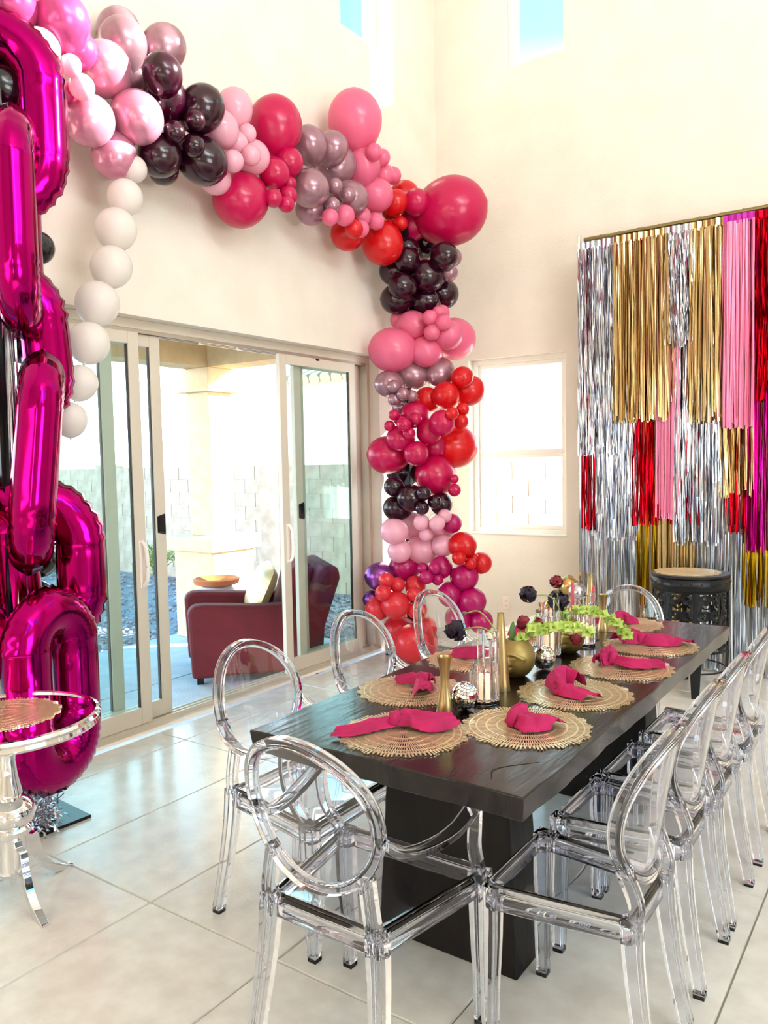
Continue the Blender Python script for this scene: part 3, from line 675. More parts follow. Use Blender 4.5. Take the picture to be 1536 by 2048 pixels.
# ------------------------------------------------------------------ magenta foil chain
def foil_link(name, c, H, W, tub, yaw, tilt, lab, lean=0):
    Rr = (W - tub) / 2; Ls = H - tub - 2 * Rr; pts = []; wr_ = []
    NA = 36
    for i in range(NA): a = pi * i / NA; pts.append((Rr * cos(a), 0, Ls / 2 + Rr * sin(a))); wr_.append(1)
    for i in range(7): t = i / 7; pts.append((-Rr, 0, Ls / 2 - Ls * t)); wr_.append(0)
    for i in range(NA): a = pi + pi * i / NA; pts.append((Rr * cos(a), 0, -Ls / 2 + Rr * sin(a))); wr_.append(1)
    for i in range(7): t = i / 7; pts.append((Rr, 0, -Ls / 2 + Ls * t)); wr_.append(0)
    n = 26; rn = random.Random(int(c[2] * 100)); jit = [rn.uniform(-.004, .004) if w else 0 for w in wr_]
    cen = [Vector((0, 0, max(-Ls / 2, min(Ls / 2, p[2])))) for p in pts]
    vs = []; fs = []; N = len(pts)
    for i, p in enumerate(pts):
        P = Vector(p); d = (P - cen[i]); d.y = 0; d = d.normalized() if d.length > 1e-6 else Vector((1, 0, 0))
        for q in range(n):
            a = 2 * pi * q / n; ca, sa = cos(a), sin(a)
            rx = tub / 2 * (1 + (.0 if abs(ca) < .98 else .07)); ry = tub * .43
            if wr_[i]: rx += ((.005 if i % 2 else -.004) + jit[i]) * abs(ca) ** 1.5; ry += (.0022 if i % 2 else -.0022)
            vs.append(tuple(P + d * rx * ca + Vector((0, 1, 0)) * ry * sa))
    for i in range(N):
        j = (i + 1) % N
        for q in range(n): q2 = (q + 1) % n; fs.append((i * n + q, j * n + q, j * n + q2, i * n + q2))
    o = B().add(vs, fs).obj('foil_link_balloon', M['foil_pink'], smooth=True)
    o.location = c; o.rotation_euler = (R(lean), R(tilt), R(yaw)); tag(o, lab, 'balloon', 'magenta foil chain'); return o
foil_link('l', (.33, -4.32, 3.12), .93, .62, .21, 55, 0, 'uppermost magenta foil chain link, curving out at the top')
foil_link('l', (.52, -4.33, 2.617), .95, .55, .2, 145, 2, 'upright magenta foil link seen edge-on below the uppermost one')
foil_link('l', (.34, -4.36, 2.11), .84, .62, .2, 55, -4, 'magenta foil link facing out, in front of the white balloon string')
foil_link('l', (.59, -4.34, 1.60), .94, .52, .21, 148, 0, 'leaning magenta foil link in the middle of the chain', 6)
foil_link('l', (.46, -4.31, 1.13), .82, .62, .2, 55, 0, 'magenta foil link facing out beside the door handle')
foil_link('l', (.40, -4.50, 1.10), .9, .52, .2, 90, -3, 'magenta foil link above the mirrored table')
foil_link('l', (.67, -4.36, .63), .88, .5, .21, 106, 0, 'lowest magenta foil link, behind the mirrored side table')
st2 = tag(empty('balloon_stand', (.44, -4.4, 0)), 'black metal stand with square base under the foil chain', 'stand')
B().box(-.235, .2, -.22, .22, 0, .014).obj('base_plate', M['plate'], st2, bevel=.002).rotation_euler = (0, 0, R(-4))
B().box(-.022, .022, -.022, .022, .014, 3.6).obj('pole', M['black'], st2, bevel=.003)
def tinsel(name, c, n, spread, L, mt, lab, seed, down=False):
    r2 = random.Random(seed); bb = B()
    for i in range(n):
        a = r2.random() * 6.28; rr = spread * r2.random() ** .5; p = Vector((c[0] + rr * cos(a), c[1] + rr * sin(a), c[2] + (r2.uniform(0, L) if down else r2.uniform(.0, .1))))
        d = Vector((r2.uniform(-1, 1), r2.uniform(-1, 1), r2.uniform(-.3, .9) if not down else -60)).normalized(); w = .0045; vs = []; k = 6 if not down else 10
        sl = .022 if not down else L / 14
        tw = r2.random() * 6
        for q in range(k):
            tw += r2.uniform(-.9, .9); s = Vector((cos(tw), sin(tw), .3 * sin(tw * 2))) * w
            vs += [tuple(p - s), tuple(p + s)]; p = p + d * sl
            if not down: d = (d + Vector((r2.uniform(-.6, .6), r2.uniform(-.6, .6), r2.uniform(-.7, .3)))).normalized()
            if p.z < .018: p.z = .018; d.z = abs(d.z) * .3
        bb.add(vs, [(2 * q, 2 * q + 1, 2 * q + 3, 2 * q + 2) for q in range(k - 1)])
    return tag(bb.obj(name, mt, fix=False), lab, 'tinsel', kind='stuff')
tinsel('foil_tinsel', (.55, -4.42, .016), 330, .09, .1, M['fr_silver'], 'heap of silver tinsel on the black base plate', 4)
tinsel('foil_tinsel', (.44, -4.37, .2), 150, .035, 3.3, M['fr_silver'], 'silver tinsel strands hanging along the pole behind the chain', 5, True)

# ------------------------------------------------------------------ placemats
def placemat_mesh():
    bb = B(); Ro = .19; zt = .004
    rings = [(.0, .012), (.052, .058), (.085, .090), (.117, .122), (.147, .152), (.168, .172)]
    for a0, a1 in rings:
        n = 48; vs = []; fs = []
        for i in range(n):
            a = 2 * pi * i / n
            for rr, z in ((a0, 0), (a0, zt), (a1, zt), (a1, 0)): vs.append((rr * cos(a), rr * sin(a), z))
        for i in range(n):
            j = (i + 1) % n
            for q in range(4): q2 = (q + 1) % 4; fs.append((i * 4 + q, j * 4 + q, j * 4 + q2, i * 4 + q2))
        bb.add(vs, fs)
    zones = [(.012, .052, 44), (.058, .085, 84), (.09, .117, 110), (.122, .147, 130), (.152, .168, 140), (.172, .19, 104)]
    for r0, r1, n in zones:
        for i in range(n):
            a = 2 * pi * i / n + .01 * sin(i * 7.3); w0 = 2 * pi * r0 / n * .23; w1 = 2 * pi * r1 / n * .23; rr1 = r1 + (.006 * sin(i * 5.1) if r1 >= .19 else 0)
            ca, sa = cos(a), sin(a); vs = []
            for z in (0.0005, zt * .85):
                for rr, w in ((r0, w0), (rr1, w1)):
                    vs += [(rr * ca + w * sa, rr * sa - w * ca, z), (rr * ca - w * sa, rr * sa + w * ca, z)]
            bb.add(vs, [(4, 5, 7, 6), (0, 2, 6, 4), (1, 5, 7, 3), (2, 3, 7, 6)])
    return bb.mesh('placemat', M['gold_mat'], fix=False)
PM = placemat_mesh()
TZ = .76
mats = [((2.455, -4.335), .0, 'gold sunburst placemat at the near end of the table'), ((2.742, -4.09), .3, 'gold sunburst placemat at the near right corner of the table'),
        ((2.235, -3.945), .7, 'gold sunburst placemat on the left side, beside the hourglass vase'), ((2.74, -3.69), 1.1, 'gold sunburst placemat on the right side, second from near'),
        ((2.762, -3.27), 1.7, 'gold sunburst placemat on the right side, third from near'), ((2.75, -2.85), 2.2, 'gold sunburst placemat on the right side, farthest'),
        ((2.5, -2.48), .4, 'gold sunburst placemat at the far end of the table'), ((2.22, -3.45), .9, 'gold sunburst placemat behind the clear candle holder on the left'),
        ((2.23, -2.95), 1.4, 'gold sunburst placemat on the left side, farthest')]
for (x, y), a, lab in mats: tag(put('placemat', PM, None, (x, y, TZ + .0015), (0, 0, a), (1.02, 1.02, 1)), lab, 'placemat', 'gold sunburst placemats')

# ------------------------------------------------------------------ napkins: a knot with gathered tails
def tail(bb, pts, widths, lift, seed, folds=2.5):
    P = cr_spline(pts, 9); n = len(P); mseg = 26; r2 = random.Random(seed); ph = r2.random() * 6; ph2 = r2.random() * 6; sk = r2.choice((-1, 1)) * r2.uniform(.5, .9); vs = []
    for i, p in enumerate(P):
        t = i / (n - 1); k = t * (len(widths) - 1); a = int(min(k, len(widths) - 2)); w = (widths[a] + (widths[a + 1] - widths[a]) * (k - a)) * 1.25
        lf = lift[0] + (lift[1] - lift[0]) * t
        T = (P[min(i + 1, n - 1)] - P[max(i - 1, 0)]); T.z = 0; T.normalize(); S = Vector((-T.y, T.x, 0))
        for q in range(mseg + 1):
            u = 2 * q / mseg - 1; uu = u + .12 * sin(2.5 * u + ph + 2 * t)
            arch = (1 - abs(u) ** 2.4)
            fold = .55 * sin(5.2 * uu + ph + 1.6 * t) + .3 * sin(11 * uu + ph2 - 2.2 * t) + .15 * sin(19 * uu * (1 - .4 * t) + ph)
            z = p.z * (.25 + .75 * arch) + lf * (.42 * arch + .34 * fold * (1.1 - .55 * abs(u)))
            nv = noise.noise(Vector((p.x * 40 + u * 2, p.y * 40, seed))) * .006
            x = p + S * (u * w + .004 * sin(9 * t + ph)) + T * (w * sk * u * t ** 3 + .05 * w * sin(4 * u + ph)); vs.append((x.x + nv * .5, x.y, max(z + nv, .0035)))
    m1 = mseg + 1
    bb.add(vs, [(i * m1 + q, i * m1 + q + 1, (i + 1) * m1 + q + 1, (i + 1) * m1 + q) for i in range(n - 1) for q in range(mseg)])
def knot_mesh(bb, c, r, az, seed):
    r2 = random.Random(seed); n = 20; m = 12; vs = []
    ax = Vector((cos(az), sin(az), 0)); sd = Vector((-sin(az), cos(az), 0)); up = Vector((0, 0, 1)); C = Vector(c)
    for i in range(n):
        a = 2 * pi * i / n
        for q in range(m):
            p = 2 * pi * q / m; rr = r * .5 * (1 + .18 * sin(3 * p + 2 * a + seed) + .1 * sin(7 * p + seed))
            d = sd * cos(a) + up * sin(a); pt = C + d * (r * .62 + rr * cos(p)) + ax * (rr * 1.25 * sin(p) + .25 * r * sin(a))
            vs.append(tuple(pt))
    bb.add(vs, [(i * m + q, i * m + (q + 1) % m, ((i + 1) % n) * m + (q + 1) % m, ((i + 1) % n) * m + q) for i in range(n) for q in range(m)])
    bb.ball(c, r * .6, 10, 8)
def napkin(loc, az, tails, lab, seed):
    """loc of the knot on its placemat; tails: lists of (x, y, z) from the knot plus widths"""
    e = tag(empty('napkin', (loc[0], loc[1], TZ + .006)), lab, 'napkin', 'knotted magenta napkins')
    kb = B(); knot_mesh(kb, (0, 0, .025), .025, az, seed); kb.obj('knot', M['napkin'], e, smooth=True)
    for i, (pts, wd, lf) in enumerate(tails):
        tb = B(); tail(tb, pts, wd, lf, seed * 7 + i); tb.obj('tail', M['napkin'], e, smooth=True, fix=False, solid=.0016, sub=1)
# direction helpers on the table: r = to the right in the view, f = away from the viewer
rx, ry = .82, .573; fx, fy = -.574, .819
def V(a, f_, z=.01): return (a * rx + f_ * fx, a * ry + f_ * fy, z)
napkin((2.405, -4.315), .6, [([V(0, 0, .02), V(-.05, -.02, .018), V(-.11, -.045, .012), V(-.172, -.05, .006)], [.012, .022, .03, .026], (.03, .022)),
                            ([V(0, 0, .024), V(.05, .015, .026), V(.12, .0, .02), V(.185, .02, .012)], [.012, .045, .055, .018], (.035, .03))], 'knotted magenta napkin with long tails at the near end of the table', 3)
napkin((2.708, -4.115), .2, [([V(0, 0, .025), V(.018, .05, .03), V(.05, .11, .03)], [.012, .022, .024], (.02, .022)),
                            ([V(0, 0, .022), V(.04, -.01, .026), V(.09, -.02, .02), V(.135, -.03, .01)], [.012, .05, .055, .022], (.03, .038))], 'knotted magenta napkin with one rounded tail, near right corner', 5)
napkin((2.245, -3.90), 1.4, [([V(0, 0, .025), V(-.035, .03, .03), V(-.095, .05, .012)], [.012, .018, .008], (.022, .015)),
                            ([V(0, 0, .025), V(.0, -.05, .022), V(-.002, -.115, .01)], [.014, .03, .024], (.035, .03)),
                            ([V(0, .005, .03), V(.025, .02, .035), V(.04, -.02, .03)], [.012, .018, .01], (.02, .015))], 'knotted magenta napkin beside the hourglass vase on the left', 7)
napkin((2.70, -3.735), .9, [([V(0, 0, .025), V(-.005, .06, .05), V(.045, .105, .06), V(.09, .06, .045)], [.014, .028, .032, .016], (.03, .03)),
                            ([V(0, 0, .022), V(.045, -.03, .02), V(.10, -.075, .008)], [.014, .034, .026], (.035, .026))], 'knotted magenta napkin with a looped tail on the right side', 9)
napkin((2.72, -3.26), .5, [([V(0, 0, .03), V(-.015, .04, .04), V(.03, .09, .04)], [.014, .024, .02], (.03, .03)),
                            ([V(0, 0, .03), V(-.045, .0, .03), V(-.06, -.02, .03)], [.014, .024, .014], (.03, .03)),
                            ([V(0, -.005, .022), V(.06, -.06, .018), V(.14, -.05, .01), V(.18, -.06, .006)], [.014, .026, .032, .022], (.03, .03))], 'knotted magenta napkin with three tails, third placemat on the right', 11)
napkin((2.71, -2.86), .2, [([V(0, 0, .03), V(-.05, .02, .04), V(-.10, .03, .02)], [.014, .04, .03], (.04, .04)),
                            ([V(0, 0, .024), V(.06, -.01, .024), V(.14, -.02, .012), V(.19, -.045, .006)], [.014, .04, .05, .03], (.04, .035))], 'knotted magenta napkin on the farthest right placemat', 13)
napkin((2.47, -2.51), .3, [([V(0, 0, .03), V(-.07, .02, .024), V(-.15, .03, .008)], [.014, .024, .02], (.03, .03)),
                            ([V(0, 0, .03), V(.05, .02, .04), V(.10, .0, .015)], [.014, .04, .03], (.04, .035))], 'knotted magenta napkin at the far end of the table', 15)
napkin((2.22, -3.42), .8, [([V(0, 0, .03), V(-.05, -.01, .03), V(-.10, .02, .01)], [.014, .03, .02], (.03, .03)), ([V(0, 0, .03), V(.05, .0, .03), V(.10, -.02, .01)], [.014, .03, .02], (.03, .03))], 'knotted magenta napkin partly hidden behind the clear candle holder', 17)
napkin((2.23, -2.93), .5, [([V(0, 0, .03), V(-.05, .01, .03), V(-.10, .0, .01)], [.014, .03, .02], (.03, .03)), ([V(0, 0, .03), V(.05, .01, .035), V(.10, .02, .01)], [.014, .03, .02], (.03, .03))], 'knotted magenta napkin behind the flowers at the far left', 19)
# ---- fringe panels: material, left, right, top, bottom, crinkle, layer
FRINGES = [('fr_silver', 1.444, 1.74, 3.2, 1.613, 0.6, 1, 'silver fringe panel at the left end of the rod'),
 ('fr_gold', 1.728, 2.123, 3.197, 1.854, 0.2, 0, 'wide gold fringe panel hanging from the left of the rod'),
 ('fr_silver', 2.094, 2.292, 3.2, 2.373, 0.5, 0, 'narrow silver fringe panel between the two top gold panels'),
 ('fr_gold', 2.278, 2.511, 3.2, 1.818, 0.2, 0, 'gold fringe panel beside the long pink one on the rod'),
 ('fr_pink', 2.501, 2.699, 3.2, 1.781, 0.1, -1, 'long light pink fringe panel with magenta top band'),
 ('fr_red', 2.686, 2.966, 3.197, 1.957, 0.5, 0, 'red fringe panel hanging from the rod at right'),
 ('fr_silver', 1.556, 1.898, 1.969, 0.96, 1.0, 2, 'crinkled silver fringe under the wide gold panel'),
 ('fr_red', 1.443, 1.571, 1.808, 1.03, 0.6, 2, 'thin red fringe strip at the left edge of the backdrop'),
 ('fr_gold', 2.079, 2.175, 2.38, 1.983, 0.3, 1, 'short gold fringe tip under the narrow silver panel'),
 ('fr_pink', 2.055, 2.205, 2.026, 1.135, 0.1, 1, 'short pink fringe panel in the middle of the backdrop'),
 ('fr_red', 1.849, 2.07, 1.901, 1.078, 0.6, 2, 'red fringe panel left of the short pink one'),
 ('fr_red', 2.119, 2.319, 1.327, 1.1, 0.5, 2, 'red fringe tip peeking out below the short pink panel'),
 ('fr_silver', 2.161, 2.494, 2.395, 0.948, 1.0, 1, 'large crinkled silver fringe in the middle of the backdrop'),
 ('fr_gold', 2.471, 2.698, 1.956, 1.293, 0.3, 1, 'gold fringe panel below the long pink one'),
 ('fr_red', 2.522, 2.685, 1.381, 1.041, 0.4, 2, 'small red fringe block low on the right'),
 ('fr_mag', 2.656, 2.981, 1.992, 0.911, 0.3, 1, 'magenta fringe panel below the red one at right'),
 ('fr_silver', 1.448, 1.918, 1.093, 0.01, 0.5, 3, 'long shiny silver fringe reaching the floor at left'),
 ('fr_deep', 1.888, 2.036, 1.119, 0.01, 0.7, 3, 'yellow gold fringe strip left of the black stool'),
 ('fr_gold', 1.992, 2.321, 1.143, 0.01, 0.1, 4, 'smooth gold fringe behind the black stool'),
 ('fr_silver', 2.293, 2.662, 1.079, 0.01, 0.6, 4, 'pale silver fringe right of the black stool'),
 ('fr_deep', 2.643, 2.994, 0.986, 0.528, 0.8, 3, 'yellow gold fringe block low at the right edge'),
 ('fr_silver', 2.64, 3.029, 0.606, 0.01, 0.5, 4, 'silver fringe under the yellow gold block')]
# ------------------------------------------------------------------ dining table
tb = tag(empty('dining_table', (2.49, -3.41, 0)), 'long dark espresso wood dining table on two slab pedestals', 'table')
bb = B(); nx, ny = 14, 26
x0, x1, y0, y1 = -.46, .465, -1.148, 1.135
vs = []; rr = random.Random(2)
edge = lambda a: .0035 * sin(a * 9.1) + .0025 * sin(a * 23 + 1)
for z in (TZ, TZ - .068):
    for j in range(ny + 1):
        for i in range(nx + 1):
            x = x0 + (x1 - x0) * i / nx; y = y0 + (y1 - y0) * j / ny; ins = 0 if z == TZ else .008
            if i in (0, nx): x += (edge(y) + ins) * (1 if i == 0 else -1)
            if j in (0, ny): y += (edge(x * 2 + 3) + ins) * (1 if j == 0 else -1)
            vs.append((x, y, z))
K = nx + 1; o2 = K * (ny + 1); fs = []
for j in range(ny):
    for i in range(nx):
        a = j * K + i; fs.append((a, a + 1, a + K + 1, a + K)); fs.append((o2 + a, o2 + a + K, o2 + a + K + 1, o2 + a + 1))
for j in range(ny):
    a = j * K; fs.append((a, a + K, o2 + a + K, o2 + a)); a += nx; fs.append((a, o2 + a, o2 + a + K, a + K))
for i in range(nx):
    fs.append((i, o2 + i, o2 + i + 1, i + 1)); a = ny * K + i; fs.append((a, a + 1, o2 + a + 1, o2 + a))
bb.add(vs, fs); bb.obj('tabletop', M['table'], tb, smooth='auto', bevel=.004)
def crack(pts, w):
    c_ = B(); P = cr_spline(pts, 6)
    for i in range(len(P) - 1):
        t = i / (len(P) - 1); ww = w * sin(pi * min(1, t + .12)) + .0006; t2 = (i + 1) / (len(P) - 1); w2 = w * sin(pi * min(1, t2 + .12)) + .0006
        a, b_ = P[i], P[i + 1]; c_.add([(a.x - ww, a.y, TZ - .003), (a.x + ww, a.y, TZ - .003), (b_.x + w2, b_.y, TZ - .003), (b_.x - w2, b_.y, TZ - .003), (a.x - ww, a.y, TZ + .0006), (a.x + ww, a.y, TZ + .0006), (b_.x + w2, b_.y, TZ + .0006), (b_.x - w2, b_.y, TZ + .0006)],
              [(4, 5, 6, 7), (0, 1, 5, 4), (1, 2, 6, 5), (2, 3, 7, 6), (3, 0, 4, 7), (3, 2, 1, 0)])
    c_.obj('crack', M['crack'], tb)
crack([(.345, -1.09, 0), (.322, -1.04, 0), (.335, -1.0, 0), (.375, -.95, 0), (.40, -.92, 0)], .0022)
crack([(.25, -1.145, 0), (.235, -1.10, 0), (.228, -1.07, 0)], .001)
crack([(.24, -1.145, 0), (.25, -1.12, 0), (.243, -1.09, 0)], .0009)
for yc in (-.67, .67):
    b = B(); a0, a1 = .255, .215; d0, d1 = .095, .08
    b.add([(-a0, yc - d0, 0), (a0, yc - d0, 0), (a0, yc + d0, 0), (-a0, yc + d0, 0), (-a1, yc - d1, .692), (a1, yc - d1, .692), (a1, yc + d1, .692), (-a1, yc + d1, .692)],
          [(0, 3, 2, 1), (4, 5, 6, 7), (0, 1, 5, 4), (1, 2, 6, 5), (2, 3, 7, 6), (3, 0, 4, 7)])
    b.obj('pedestal', M['pedestal'], tb, bevel=.006)

# ------------------------------------------------------------------ clear chairs
def leg_sec(a): return [(-a, -a), (a, -a), (a, a), (a * .3, a), (a * .3, a * .45), (-a * .3, a * .45), (-a * .3, a), (-a, a)]
def make_chair(arms):
    ch = empty('ghost_chair' if False else ('armchair_clear' if False else 'dining_chair'))
    mt = M['acrylic']
    fwid, rwid = (.235, .17) if arms else (.175, .135)
    hw, hh, zc = (.2, .195, .72) if arms else (.185, .19, .70)
    SZ = .45; yf, yr = .205, (-.2 if arms else -.165); fx_ = .205 if arms else .16
    def backpt(th, s=1.0):
        x = hw * cos(th) * s; z = zc + hh * sin(th) * s
        y = -.205 - (z - SZ) * .22 + 1.0 * x * x if arms else -.16 - (z - SZ) * .17 + 1.7 * x * x
        return Vector((x, y, z))
    n = 56; pts = [backpt(2 * pi * i / n) for i in range(n)]
    b = B(); ups = []
    for i in range(n):
        th = 2 * pi * i / n; ups.append((.3 * cos(th), -.25 - 1, .0 + .0))
    b.sweep(pts, [(-.011, -.018), (.011, -.018), (.011, .018), (-.011, .018)], ups=ups, closed=True); b.obj('back_frame', mt, ch, smooth='auto', bevel=.002)
    b = B(); rings = [.15, .35, .55, .75, .9, .975]; vs = [tuple(backpt(0, 0))]; k = 40
    for s_ in rings:
        for i in range(k): vs.append(tuple(backpt(2 * pi * i / k, s_)))
    fs = [(0, 1 + i, 1 + (i + 1) % k) for i in range(k)] + [(1 + j * k + i, 1 + (j + 1) * k + i, 1 + (j + 1) * k + (i + 1) % k, 1 + j * k + (i + 1) % k) for j in range(len(rings) - 1) for i in range(k)]
    b.add(vs, fs); b.obj('backrest', mt, ch, smooth=True, solid=.006)
    # seat: thin dished slab with an apron hanging round its edge
    def seat_outline(inset, m=7):
        o = []; a, c = fwid - inset + .012, rwid - inset + .012
        cs = [(c, yr - .006 + inset), (a, yf + .012 - inset)]
        rad = .03
        def corner(px, py, a0):
            return [(px + rad * cos(R(a0 + 90 * q / m)), py + rad * sin(R(a0 + 90 * q / m))) for q in range(m + 1)]
        o += corner(cs[1][0] - rad, cs[1][1] - rad, 0) + corner(-cs[1][0] + rad, cs[1][1] - rad, 90) + corner(-cs[0][0] + rad, cs[0][1] + rad, 180) + corner(cs[0][0] - rad, cs[0][1] + rad, 270)
        return o
    O = seat_outline(.004); L = len(O); b = B(); vs = []
    for k_, dz in ((1.0, 0), (.96, -.002), (.88, -.006), (.6, -.009), (.3, -.010)): vs += [(x * k_, y * k_, SZ + dz) for x, y in O]
    fs = [(q * L + i, q * L + (i + 1) % L, (q + 1) * L + (i + 1) % L, (q + 1) * L + i) for q in range(4) for i in range(L)] + [tuple(range(4 * L, 5 * L))]
    b.add(vs, fs); b.obj('seat', mt, ch, smooth=True, solid=.007)
    b = B(); AZ = []
    for x, y in O:
        f_ = 1 - min(1, abs(x) / (fwid * .8)); g_ = 1 - min(1, abs(y) / .16)
        AZ.append(.066 - .024 * max(f_ if abs(y) > .19 else 0, g_ if abs(x) > .14 else 0))
    vs = [(x, y, SZ - .005) for x, y in O] + [(x, y, SZ - d) for (x, y), d in zip(O, AZ)]
    b.add(vs, [(i, (i + 1) % L, L + (i + 1) % L, L + i) for i in range(L)]); b.obj('apron', mt, ch, smooth='auto', solid=.006)
    for s_ in (-1, 1):
        # front legs
        P = [(s_ * fwid, yf - .006, SZ - .001), (s_ * fwid, yf - .004, .3), (s_ * (fwid - .001), yf, .15), (s_ * (fwid - .002), yf, .016)]
        b = B(); b.sweep(P, lambda i: leg_sec([.026, .024, .020, .017][i]), ups=(0, -1, 0)); lg = b.obj('leg', mt, ch, smooth='auto', bevel=.0015)
        B().box(-.016, .016, -.016, .016, 0, .016, Matrix.Translation((s_ * (fwid - .002), yf, 0))).obj('glide', mt, lg)
        # rear legs, sabre shaped
        P = cr_spline([(s_ * rwid, yr, SZ), (s_ * (rwid + .25 * (fx_ - rwid)), yr - .008, .33), (s_ * (rwid + .6 * (fx_ - rwid)), yr - .03, .17), (s_ * fx_, yr - .058, .016)], 4); np_ = len(P)
        b = B(); b.sweep(P, lambda i: leg_sec(.024 - .007 * i / (np_ - 1)), ups=(0, -1, 0)); lg = b.obj('leg', mt, ch, smooth='auto', bevel=.0015)
        B().box(-.016, .016, -.016, .016, 0, .016, Matrix.Translation((s_ * fx_, yr - .058, 0))).obj('glide', mt, lg)
        # posts that carry the oval back
        q = backpt(R(-42)); q = Vector((s_ * q.x, q.y, q.z))
        P = cr_spline([(s_ * rwid, yr, SZ - .02), (s_ * (rwid - .004), yr - .012, SZ + .03), (q.x, q.y + .004, q.z)], 4)
        b = B(); b.sweep(P, leg_sec(.0165), ups=(0, -1, 0)); b.obj('back_post', mt, ch, smooth='auto', bevel=.0015)
        if arms:
            q = backpt(R(-8)); q = Vector((s_ * q.x, q.y, q.z))
            P = cr_spline([tuple(q), (s_ * .218, -.17, .645), (s_ * .24, -.08, .628), (s_ * .26, .02, .636), (s_ * .266, .115, .668)], 6)
            b = B(); b.sweep(P, [(-.02, -.009), (.02, -.009), (.02, .009), (.007, .013), (-.007, .013), (-.02, .009)], ups=(0, 0, 1)); am = b.obj('armrest', mt, ch, smooth='auto', bevel=.0015)
            P = cr_spline([(s_ * .266, .123, .664), (s_ * .263, .122, .61), (s_ * .256, .13, .55), (s_ * .247, .16, .49), (s_ * fwid, yf - .005, SZ - .02)], 6); n3 = len(P)
            b = B(); b.sweep(P, lambda i: [(-.017, -.009 - .004 * i / n3), (.017, -.009 - .004 * i / n3), (.017, .009 + .004 * i / n3), (-.017, .009 + .004 * i / n3)], ups=(0, 1, .2)); b.obj('arm_support', mt, am, smooth='auto', bevel=.0015)
    return ch
arm = make_chair(True); side = make_chair(False)
seats = [(arm, (2.507, -4.595), 0, 'clear acrylic armchair with oval back at the near end of the table', 'clear chairs with armrests'),
         (arm, (1.96, -4.2), -90, 'clear acrylic armchair nearest the foil chain, left of the table', 'clear chairs with armrests'),
         (arm, (1.945, -3.53), -90, 'clear acrylic armchair in the middle of the left side of the table', 'clear chairs with armrests'),
         (arm, (1.955, -2.90), -90, 'clear acrylic armchair in front of the coral balloons, left of the table', 'clear chairs with armrests'),
         (side, (2.43, -2.36), 180, 'clear acrylic chair at the far end of the table before the fringe', 'clear chairs without armrests'),
         (side, (3.0, -4.27), 90, 'armless clear acrylic chair nearest the viewer on the right side', 'clear chairs without armrests'),
         (side, (2.995, -3.785), 90, 'armless clear acrylic chair, second from the viewer on the right side', 'clear chairs without armrests'),
         (side, (2.995, -3.375), 90, 'armless clear acrylic chair, third from the viewer on the right side', 'clear chairs without armrests'),
         (side, (2.995, -2.875), 90, 'armless clear acrylic chair, farthest on the right side of the table', 'clear chairs without armrests')]
seen = set()
for pr, (x, y), a, lab, gr in seats:
    o = pr if pr.name not in seen else copy_tree(pr); seen.add(pr.name); o.location = (x, y, 0); o.rotation_euler = (0, 0, R(a)); tag(o, lab, 'chair', gr)

# ------------------------------------------------------------------ centrepieces
def gold_lathe(name, x, y, prof, lab, cat, m='gold', z=TZ):
    o = B().lathe(prof, 36).obj(name, M[m], smooth='auto'); o.location = (x, y, z); return tag(o, lab, cat)
def vase_open(prof, wall): return prof + [(prof[-1][0] - wall, prof[-1][1])] + [(max(.002, r - wall), z) for r, z in prof[::-1][1:-1]] + [(.001, wall)]
HG = [(.029, 0), (.0295, .004), (.024, .03), (.0165, .075), (.0145, .105), (.017, .14), (.0235, .178), (.025, .184)]
gold_lathe('hourglass_vase', 2.458, -4.095, vase_open(HG, .002), 'gold hourglass bud vase nearest the viewer', 'vase')
gold_lathe('hourglass_vase', 2.474, -2.663, vase_open([(r * .95, z * .95) for r, z in HG], .002), 'gold hourglass bud vase at the far end of the table', 'vase')
TP = [(.031, 0), (.0315, .004), (.030, .02), (.0215, .14), (.0155, .22), (.0115, .272), (.0125, .279)]
gold_lathe('taper_vase', 2.50, -3.775, vase_open(TP, .002), 'tall tapering gold bud vase beside the face vase', 'vase')
gold_lathe('taper_vase', 2.40, -2.63, vase_open([(r * .95, z * .95) for r, z in TP], .002), 'tall tapering gold bud vase at the far end of the table', 'vase')
def disco(x, y, r, lab):
    e = tag(empty('disco_ball', (x, y, TZ + r + .001)), lab, 'disco ball'); B().ball((0, 0, 0), r * .965, 24, 16).obj('core', M['black'], e, smooth=True)
    bb = B(); rows = 13; rr = random.Random(int(x * 999))
    for j in range(rows):
        p0 = -pi / 2 + pi * (j + .06) / rows; p1 = -pi / 2 + pi * (j + .94) / rows; n = max(4, int(2 * rows * cos((p0 + p1) / 2)))
        for i in range(n):
            a0 = 2 * pi * (i + .06) / n; a1 = 2 * pi * (i + .94) / n; vs = []
            tl = Vector((rr.uniform(-.03, .03), rr.uniform(-.03, .03), rr.uniform(-.03, .03)))
            for rad_ in (r * .955, r):
                for p, a in ((p0, a0), (p0, a1), (p1, a1), (p1, a0)): v = Vector((cos(p) * cos(a), cos(p) * sin(a), sin(p))); vs.append(tuple(v * rad_ * (1 + (tl.dot(v) if rad_ == r else 0) * .3)))
            bb.add(vs, [(4, 5, 6, 7), (0, 1, 5, 4), (1, 2, 6, 5), (2, 3, 7, 6), (3, 0, 4, 7)])
    t_ = bb.obj('mirror_tiles', M['mirror'], e); t_['kind'] = 'stuff'; e.rotation_euler = (.3, .2, .4)
disco(2.497, -4.035, .045, 'mirrored disco ball beside the nearest hourglass vase'); disco(2.515, -3.44, .046, 'mirrored disco ball between the two gold face vases')
